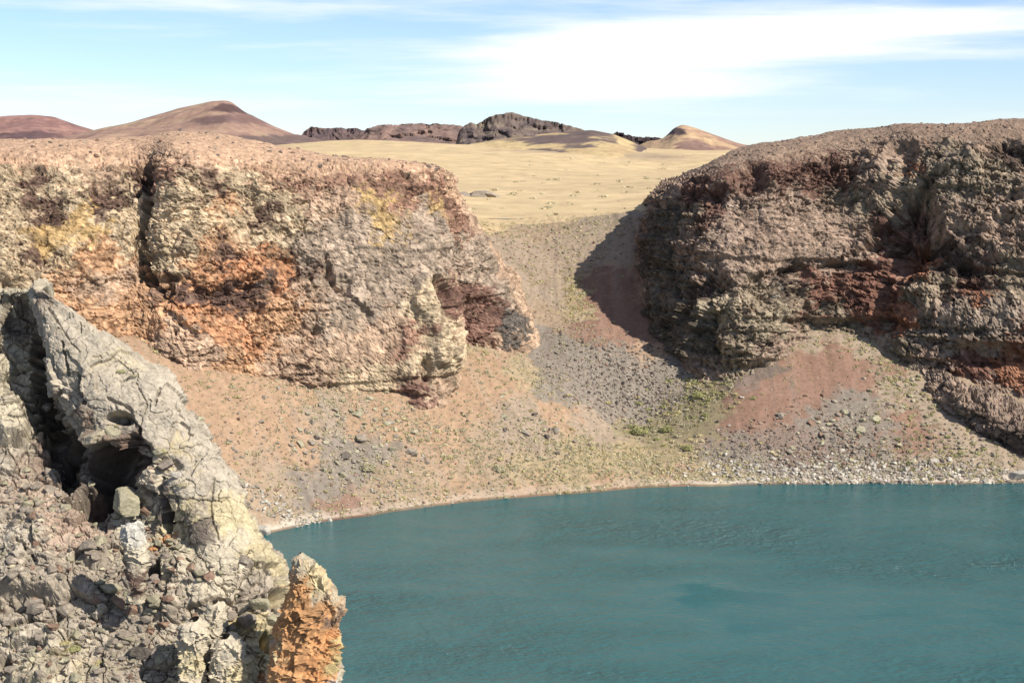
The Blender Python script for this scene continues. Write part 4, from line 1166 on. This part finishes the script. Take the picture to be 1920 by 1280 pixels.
BOULDERS = [(1630, 738, 0.54, 'lich', 'round pale boulder on the red scree fan below the headland', 1), (1618, 716, 0.45, 'pale', 'small whitish boulder highest on the red scree fan', 1), (1585, 778, 0.86, 'lich', 'large lichen covered boulder topping the rubble of the scree fan', 1), (1640, 790, 0.94, 'lich', 'broad pale boulder at the right side of the fan rubble', 1),
            (1610, 812, 1.08, 'lich', 'largest flat topped boulder in the middle of the fan rubble', 1), (1548, 822, 0.86, 'grey', 'grey boulder on the left of the fan rubble', 1), (1565, 828, 0.72, 'grey', 'upright grey boulder leaning on its neighbour in the fan rubble', 1),
            (672, 782, 1.08, 'lich', 'pair sized pale boulder on the sand below the sunlit cliff', 1), (676, 826, 1.15, 'grey', 'rough grey boulder in the rock patch of the left slope', 1), (648, 864, 1.08, 'dark', 'dark boulder at the foot of the left slope rock patch', 1), (770, 850, 1.01, 'grey', 'grey boulder at the right end of the left slope rocks', 1), (735, 845, 0.86, 'lich', 'pale boulder between grey ones on the left slope', 1),
            (372, 792, 1.15, 'lich', 'flat pale boulder just right of the crag edge', 1), (492, 996, 1.22, 'pale', 'white boulder on the shore beside the crag', 1), (1908, 897, 1.66, 'pale', 'big white boulder on the shore at the right edge', 1), (1246, 632, 1.58, 'lich', 'rounded lichen boulder at the foot of the shaded headland wall', 1),
            (495, 745, 0.58, 'grey', 'lone grey stone high on the left sand slope', 1), (585, 835, 0.86, 'grey', 'grey boulder at the left end of the left slope rocks', 1), (1390, 748, 0.43, 'pale', 'pale stone beside the green gully', 1), (1025, 820, 0.72, 'dark', 'dark boulder on the low step of the middle slope', 1), (1045, 812, 0.72, 'grey', 'grey boulder on the low step of the middle slope', 1), (985, 816, 0.79, 'grey', 'left boulder of the step on the middle slope', 1)]
for px, py, sz, kd, lb, _ in BOULDERS:
    c = hit(px, py)
    c[2] = ground_z(np.array([c[0]]), np.array([c[1]]))[0]
    put_stone(c, sz, kd, lb)

SZ = [(640, 835, 5, 5, 260, .25, 1.2, ('grey', 'grey', 'lich'), 'left slope rock patch'), (720, 830, 5, 5, 220, .25, 1.2, ('grey', 'lich'), 'left slope rock patch'), (580, 900, 12, 4, 420, .2, .8, ('grey', 'brown'), 'foot of the left slope'), (750, 890, 10, 4, 380, .2, .8, ('grey', 'grey', 'pale'), 'foot of the left slope'),
      (480, 840, 9, 6, 160, .2, .8, ('grey', 'brown'), 'sandy left slope'), (1000, 800, 6, 3, 240, .2, .9, ('grey', 'lich', 'dark'), 'middle slope step'), (940, 850, 9, 4, 300, .2, .6, ('grey', 'brown'), 'middle slope step'), (1130, 690, 7, 7, 1100, .2, .75, ('grey', 'grey', 'dark', 'brown'), 'grey scree of the central gully'), (1240, 720, 6, 5, 1100, .22, .8, ('grey', 'grey', 'dark'), 'grey scree of the central gully'), (1180, 760, 6, 4, 600, .25, .8, ('grey', 'dark'), 'grey scree of the central gully'),
      (1050, 600, 4, 7, 300, .2, .6, ('grey', 'brown'), 'slope in the gap of the rim'), (980, 470, 9, 8, 350, .2, .7, ('grey', 'brown'), 'slope in the gap of the rim'), (1100, 440, 9, 8, 250, .2, .7, ('grey', 'brown'), 'slope in the gap of the rim'), (1050, 710, 6, 4, 260, .2, .6, ('grey', 'brown'), 'middle slope step'),
      (1580, 800, 6, 5, 500, .25, 1.3, ('grey', 'lich', 'brown'), 'rubble of the scree fan'), (1500, 850, 9, 3, 700, .22, .7, ('grey', 'dark', 'brown'), 'foot of the scree fan'), (1620, 850, 8, 3, 600, .22, .8, ('grey', 'dark', 'brown'), 'foot of the scree fan'), (1400, 840, 6, 3, 350, .22, .7, ('grey', 'dark'), 'foot of the scree fan'), (1540, 750, 8, 5, 160, .15, .45, ('brown', 'grey'), 'red scree fan'), (1450, 740, 5, 6, 60, .15, .4, ('brown',), 'red scree fan'),
      (1480, 889, 10, 1.6, 900, .3, .9, ('pale', 'pale', 'grey'), 'white shore under the fan'), (1640, 889, 10, 1.8, 800, .3, .9, ('pale', 'grey', 'pale'), 'white shore under the fan'), (1820, 890, 10, 1.5, 600, .3, .9, ('pale', 'grey'), 'white shore under the fan'), (560, 978, 9, 1.4, 600, .3, .8, ('pale', 'pale', 'grey'), 'pale left shore'), (760, 945, 9, 1.0, 120, .2, .45, ('pale', 'grey'), 'pale left shore'), (1780, 840, 6, 4, 260, .25, 1.0, ('grey', 'dark', 'lich'), 'rough ground under the right cliff'), (1720, 740, 3, 5, 120, .25, 1.0, ('lich', 'grey'), 'rough ground under the right cliff'), (1380, 690, 3, 3, 90, .25, .8, ('lich', 'grey'), 'headland foot'), (850, 620, 2, 2, 40, .25, .8, ('lich',), 'headland foot'), (700, 765, 12, 2, 200, .2, .7, ('lich', 'grey'), 'sandy left slope')]
TNAME = {'grey': 'grey', 'pale': 'whitish', 'brown': 'reddish brown', 'lich': 'lichen spotted', 'dark': 'dark'}
one, rest = split_seen(scatter(SZ, 0.62), 270)


def place_words(items):
    """size and place of each item among its neighbours of the same zone"""
    out = []
    for q in items:
        same = [w for w in items if w[5] == q[5]]
        xs_, zs_, ss_ = (np.array([w[k] for w in same]) for k in (0, 2, 3))

        def third(v, arr, names):
            f_ = (arr < v).mean()
            return names[0] if f_ < 0.33 else names[1] if f_ < 0.67 else names[2]
        out.append((third(q[3], ss_, ('small', 'middling', 'large')), (third(q[2], zs_, ('lower', 'middle', 'upper')) + ' ' + third(q[0], xs_, ('left', 'centre', 'right'))).replace('middle centre', 'middle')))
    return out


for q, (sz_, pl_) in zip(one, place_words(one)):
    put_stone(q[:3], q[3], q[4], '%s %s stone, %s part of the %s' % (sz_, TNAME[q[4]], pl_, q[5]), 'stones on the ' + q[5], name='stone')
joined_stones('scree_rubble', rest, 'small loose stones scattered over the slopes', M_STONE)

rim = []
for Pg, top_, n_ in ((LP, top_l, 600), (RP, top_r, 600)):
    k = np.where((top_ > 0.35) & (np.arange(Pg.shape[0])[:, None] < 275))
    for q in rng.choice(len(k[0]), n_, replace=False):
        p_ = Pg[k[0][q], k[1][q]]
        rim.append((p_[0], p_[1], p_[2], 0.12 * 5.0 ** (rng.random() ** 3), ('brown', 'grey', 'brown', 'dark')[rng.integers(4)], ''))
joined_stones('rim_rubble', rim, 'loose stones littering the rounded rims of both cliffs', M_STONE, sink=0.1)

# stones on the crag
NEAR = [(119, 1142, .22, 'grey', 'large rounded grey stone alone on the lower left ledge of the crag'), (219, 1136, .17, 'brown', 'brown stone in the rubble under the thin pillar'), (244, 1139, .19, 'brown', 'second brown stone right of its twin under the thin pillar'), (276, 1222, .24, 'dark', 'dark angular block in the lower rubble of the crag'), (56, 1130, .18, 'grey', 'flat grey stone of the small pile on the left ledge'), (60, 1143, .18, 'grey', 'lowest flat stone of the small pile on the left ledge'),
        (114, 1064, .14, 'brown', 'reddish stone on the gravel below the cave'), (194, 1012, .17, 'lich', 'pale round stone perched below the cave mouth'), (206, 1104, .20, 'lich', 'lumpy pale stone left of the brown pair'), (170, 1020, .2, 'grey', 'grey stone below the cave mouth at the gravel edge'), (330, 888, .12, 'pale', 'small white stone lying on the slab'), (305, 868, .18, 'grey', 'grey block resting on the slab above the cave'), (300, 845, .14, 'lich', 'pale block on the rim of the cave'), (212, 808, .20, 'lich', 'rounded lichen knob on the brow of the cave'),
        (520, 1160, .2, 'lich', 'lichen lump wedged beside the orange spire'), (495, 1130, .22, 'lich', 'pale lump above the cleft by the orange spire'), (470, 1160, .2, 'grey', 'grey lump left of the cleft by the orange spire'), (90, 765, .16, 'grey', 'round stone jammed in the dark gully'), (100, 735, .12, 'grey', 'small stone jammed in the upper dark gully')]
KPX, KPY = proj(KP)
_ky = KP[..., 1]


def crag_hit(px, py):
    m_ = (np.abs(KPX - px) < 5) & (np.abs(KPY - py) < 5)
    if not m_.any():
        m_ = (np.abs(KPX - px) < 14) & (np.abs(KPY - py) < 14)
    i = np.where(m_)
    k = np.argmin(_ky[i])
    return KP[i[0][k], i[1][k]].copy()


put_stone(at(238, 942, 31.7), .40, 'lich', 'big rounded lichen boulder in the right side of the cave mouth', name='rock_fragment', sink=0.0)
for px, py, sz, kd, lb in NEAR:
    put_stone(crag_hit(px, py), sz, kd, lb, name='rock_fragment', sink=0.15)
cand = []
KN = normals(KP)
sel = np.where((KPX > 2) & (KPX < 470) & (KPY > 880) & (KPY < 1300) & (slab < 0.4) & (np.abs(KN[..., 2]) > 0.35))
pick = rng.choice(len(sel[0]), 4200, replace=False)
for k in pick:
    p = KP[sel[0][k], sel[1][k]]
    u, v = KPX[sel[0][k], sel[1][k]], KPY[sel[0][k], sel[1][k]]
    dens = 0.25 + 0.75 * (math.exp(-((u - 230) / 90) ** 2 - ((v - 1120) / 90) ** 2) + math.exp(-((u - 60) / 80) ** 2 - ((v - 950) / 60) ** 2))
    if rng.random() > dens:
        continue
    s_ = 0.022 * (7.0 ** (rng.random() ** 3.2))
    where = 'gravel slope left of the cave' if v < 1030 and u < 160 else ('rubble chute below the cave' if u < 330 else 'ledges beside the rock pillars')
    cand.append((p[0], p[1], p[2], s_, ('grey', 'grey', 'lich', 'grey', 'lich', 'grey', 'brown')[rng.integers(7)], where))
cand.sort(key=lambda q: -q[3])
for q, (sz_, pl_) in zip(cand[:240], place_words(cand[:240])):
    put_stone(q[:3], q[3], q[4], '%s %s rock fragment, %s part of the %s' % (sz_, TNAME[q[4]], pl_, q[5]), 'rock fragments of the near crag, ' + q[5], name='rock_fragment', sink=0.1)
joined_stones('crag_gravel', cand[240:], 'fine gravel lying on the foreground crag', M_STONE, sub=1, sink=0.1)


# ------------------------------------------------------------------ shrubs and tufts
def leaf_material(name, c, vary=0.35):
    m = bpy.data.materials.new(name)
    m.use_nodes = True
    nt = m.node_tree
    p = nt.nodes['Principled BSDF']
    oi = nt.nodes.new('ShaderNodeObjectInfo')
    ge = nt.nodes.new('ShaderNodeNewGeometry')
    mr = nt.nodes.new('ShaderNodeMapRange')
    ad = nt.nodes.new('ShaderNodeMath')
    ad.operation = 'ADD'
    nt.links.new(oi.outputs['Random'], ad.inputs[0])
    nt.links.new(ge.outputs['Random Per Island'], ad.inputs[1])
    nt.links.new(ad.outputs[0], mr.inputs[0])
    mr.inputs[2].default_value = 2.0
    mr.inputs[3].default_value, mr.inputs[4].default_value = 1 - vary, 1 + vary
    mx = nt.nodes.new('ShaderNodeMix')
    mx.data_type, mx.blend_type = 'RGBA', 'MULTIPLY'
    mx.inputs[0].default_value = 1
    mx.inputs[6].default_value = (*c, 1)
    nt.links.new(mr.outputs[0], mx.inputs[7])
    nt.links.new(mx.outputs[2], p.inputs['Base Color'])
    p.inputs['Roughness'].default_value = 0.9
    p.inputs['Specular IOR Level'].default_value = 0.1
    return m


SHRUB = {'yellow': leaf_material('yellow_shrub', alb(212, 198, 138, 1.1)), 'sage': leaf_material('sage_shrub', alb(204, 194, 156, 1.15)), 'straw': leaf_material('straw_shrub', alb(228, 212, 168, 1.2)), 'green': leaf_material('green_shrub', alb(172, 172, 108, 1.2))}


def shrub_geo(seed, n_, leaf, height=0.7):
    r_ = np.random.default_rng(seed)
    d = r_.normal(size=(n_, 3))
    d[:, 2] = np.abs(d[:, 2]) * 0.8
    d /= np.linalg.norm(d, axis=1, keepdims=True)
    lob = 0.82 + 0.28 * np.sin(d[:, 0] * 4 + seed) * np.cos(d[:, 1] * 5 + seed * 2)
    c = d * (lob * r_.uniform(0.62, 1.05, n_) ** 0.6)[:, None] * np.array([1, 1, height])
    a_ = r_.normal(size=(n_, 3))
    b_ = np.cross(a_, d + 0.4 * r_.normal(size=(n_, 3)))
    a_ /= np.linalg.norm(a_, axis=1, keepdims=True)
    b_ /= np.linalg.norm(b_, axis=1, keepdims=True)
    s_ = (leaf * r_.uniform(0.6, 1.3, n_))[:, None]
    V_ = np.stack([c - a_ * s_, c + b_ * s_ * 0.7, c + a_ * s_ + d * s_ * 0.5], 1).reshape(-1, 3)
    return V_, np.arange(3 * n_).reshape(-1, 3)


SHRUB_ME = {}
for k, m_ in SHRUB.items():
    SHRUB_ME[k] = []
    for i in range(4):
        V_, F = shrub_geo(50 + i, 150, 0.26)
        me_ = raw_mesh('shrub_' + k, V_, F, smooth=False)
        me_.materials.append(m_)
        SHRUB_ME[k].append(me_)


def put_shrub(pos, size, kind, label, group=None, h=1.0, me_=None, name='shrub', cat='shrub'):
    o = add(name, me_ or SHRUB_ME[kind][rng.integers(4)], None, label=label, cat=cat, group=group)
    o.location = (pos[0], pos[1], pos[2] - size * 0.05)
    o.scale = (size * rng.uniform(.9, 1.2), size * rng.uniform(.9, 1.2), size * h)
    o.rotation_euler = (0, 0, rng.uniform(0, 6.28))
    return o


fine_bush = {}
for k in ('green', 'sage', 'yellow'):
    V_, F = shrub_geo(91, 1500, 0.09, 0.9)
    fine_bush[k] = raw_mesh('bush_' + k, V_, F, smooth=False)
    fine_bush[k].materials.append(SHRUB[k])
BUSHES = [(1195, 808, 2.2, 'green', 'broad green bush at the bottom of the central gully', 0.7), (1250, 806, 1.3, 'green', 'smaller green bush right of the broad one in the gully', 0.8), (935, 884, 1.25, 'sage', 'dark round bush standing alone above the middle shore', 1.0), (688, 884, 1.4, 'sage', 'grey green bush among the rocks at the foot of the left slope', 1.0), (1290, 842, 1.3, 'green', 'olive bush on the flat below the gully', 0.7), (1310, 745, 1.6, 'green', 'green bush beside the scree fan in the gully', 0.7), (1480, 655, 1.2, 'green', 'green bush at the top of the fan under the headland', 0.7), (1400, 690, 1.4, 'green', 'green bush at the foot of the headland buttress', 0.6)]
for px, py, sz, kd, lb, h_ in BUSHES:
    c = hit(px, py)
    c[2] = ground_z(np.array([c[0]]), np.array([c[1]]))[0]
    put_shrub(c, sz, kd, lb, None, h_, fine_bush[kd], 'bush', 'bush')

Y_, S_, T_, G_ = 'yellow', 'sage', 'straw', 'green'
HZ = [(880, 645, 3, 5, 120, .3, .75, (Y_, S_, S_), 'slope beside the left cliff prow'), (1000, 715, 6, 4, 170, .3, .75, (Y_, S_, S_), 'crest of the middle slope'), (1080, 560, 1.6, 8, 130, .35, .8, (Y_, Y_, S_), 'strip beside the red gully scree'), (1330, 720, 3, 4, 190, .35, .9, (G_, S_, Y_), 'green gully floor'), (1270, 785, 6, 4, 190, .35, .9, (G_, S_, Y_), 'green gully floor'),
      (1100, 862, 12, 4, 520, .3, .75, (Y_, S_, S_, T_), 'flat above the middle shore'), (1230, 868, 10, 3.4, 420, .3, .75, (Y_, S_, T_), 'flat above the middle shore'), (960, 892, 12, 3.4, 420, .3, .7, (Y_, S_, S_), 'flat above the middle shore'), (780, 920, 10, 3, 300, .3, .7, (Y_, S_, T_), 'shore of the left slope'), (600, 955, 10, 3.4, 240, .3, .7, (Y_, S_, T_), 'shore of the left slope'), (520, 830, 13, 8, 170, .25, .6, (S_, Y_), 'sandy left slope'),
      (720, 775, 9, 2.4, 260, .3, .7, (S_, T_, S_), 'foot of the sunlit cliff'), (560, 745, 12, 2.6, 200, .3, .7, (S_, T_), 'foot of the sunlit cliff'), (400, 720, 9, 3, 110, .3, .7, (S_, Y_), 'foot of the sunlit cliff'), (1540, 640, 7, 2.6, 110, .3, .7, (S_, Y_), 'top of the scree fan'), (1650, 680, 3, 5, 110, .35, .8, (S_, G_, Y_), 'right edge of the scree fan'), (1700, 750, 3, 6, 120, .35, .8, (S_, G_, Y_), 'right edge of the scree fan'), (1400, 896, 8, 0.9, 210, .25, .55, (Y_, Y_, S_), 'white shore under the fan'),
      (1600, 880, 12, 1.8, 200, .25, .6, (Y_, S_), 'white shore under the fan'), (1800, 868, 8, 4, 320, .3, .8, (S_, Y_, G_), 'rough ground under the right cliff'), (1000, 450, 13, 9, 330, .3, .8, (S_, S_, Y_), 'slope in the gap of the rim'), (960, 530, 7, 8, 210, .3, .7, (S_, Y_), 'slope in the gap of the rim'), (1110, 430, 10, 8, 200, .3, .8, (S_, S_, T_), 'slope in the gap of the rim'), (1480, 700, 3, 4, 30, .25, .5, (S_, Y_), 'red scree fan'), (900, 780, 9, 5, 170, .25, .65, (S_, Y_), 'crest of the middle slope'), (1050, 640, 4, 4, 60, .3, .6, (S_, Y_), 'strip beside the red gully scree')]
SN = {'yellow': 'yellow green', 'sage': 'grey green', 'straw': 'straw coloured', 'green': 'olive green'}
one, rest = split_seen(scatter([(a, b, c * 1.1, d * 1.1, int(n_ * 1.7), e * .75, f * .85, g, h) for a, b, c, d, n_, e, f, g, h in HZ]), 290)
for q, (sz_, pl_) in zip(one, place_words(one)):
    put_shrub(q[:3], q[3], q[4], '%s %s shrub, %s part of the %s' % (sz_, SN[q[4]], pl_, q[5]), 'cushion shrubs on the ' + q[5], h=0.85)
geos = [shrub_geo(200 + i, 24, 0.46) for i in range(8)]
VV, FF, MI, off = [], [], [], 0
kinds = list(SHRUB)
for q in rest:
    V_, F = geos[rng.integers(8)]
    VV.append(V_ * q[3] * np.array([1.1, 1.1, 0.85]) + np.array(q[:3]))
    FF.append(F + off)
    MI.append(np.full(len(F), kinds.index(q[4])))
    off += len(V_)
me_ = raw_mesh('low_scrub', np.concatenate(VV), np.concatenate(FF), smooth=False)
for k in kinds:
    me_.materials.append(SHRUB[k])
me_.polygons.foreach_set('material_index', np.concatenate(MI).astype(np.int32))
add('low_scrub', me_, None, kind='stuff', label='sparse low scrub dotted over the slopes')

# scrub on the grassland, and its low outcrop
gx = [hit(px, py) for px, py in zip(rng.uniform(860, 1420, 90), 290 + 125 * rng.random(90) ** 0.8)]
VV, FF, off = [], [], 0
for q in gx:
    if q[1] < 392:
        continue
    V_, F = geos[rng.integers(8)]
    VV.append(V_ * rng.uniform(.5, 1.5) * np.array([1.4, 1.4, 0.8]) + q)
    FF.append(F + off)
    off += len(V_)
me_ = raw_mesh('grassland_scrub', np.concatenate(VV), np.concatenate(FF), smooth=False)
me_.materials.append(SHRUB['sage'])
add('grassland_scrub', me_, None, kind='stuff', label='scattered dark scrub dots on the yellow grassland')
oc = hit(912, 370)
for dx, sz, lb in [(-7.5, 2.6, 'left'), (-3.2, 3.0, 'middle'), (1.5, 2.4, 'right')]:
    put_stone((oc[0] + dx * 1.2, oc[1] + dx * .3, oc[2] - .3), sz, 'grey', 'grey boulder, %s one of the low outcrop on the yellow grassland' % lb, squash=(1.6, 1.0, 0.7))

# plants growing on the crag
V_, F = shrub_geo(301, 2600, 0.05, 1.1)
crag_bush = raw_mesh('crag_bush', V_, F, smooth=False)
crag_bush.materials.append(SHRUB['sage'])
p = at(392, 880, 33.6)
put_shrub(p, 0.36, 'sage', 'feathery grey green bush on the outer edge of the crag', None, 1.7, crag_bush, 'bush', 'bush')
for px, py, sz, kd, lb in [(228, 692, .12, 'green', 'green moss tuft in a crack high on the slab'), (246, 700, .12, 'sage', 'grey twiggy tuft beside the moss on the slab'), (308, 842, .13, 'green', 'green moss patch on the slab above the cave'), (345, 905, .13, 'sage', 'small dry tuft on the lower slab'), (140, 1212, .22, 'green', 'green grass clump on the lower left ledge'), (125, 1200, .14, 'yellow', 'yellow tuft at the left end of the grass clump'), (185, 1238, .16, 'yellow', 'yellow dry grass right of the green clump'), (95, 1168, .08, 'yellow', 'tiny yellow tuft beside the rounded grey stone'), (345, 1165, .16, 'sage', 'dry tuft at the top of the knobbly pillar'), (215, 795, .05, 'yellow', 'tiny yellow tuft above the cave brow'), (340, 765, .05, 'yellow', 'bright yellow tuft on the right edge of the slab')]:
    c = crag_hit(px, py)
    put_shrub(c, sz, kd, lb, None, 0.45, fine_bush.get(kd), 'tuft', 'plant')
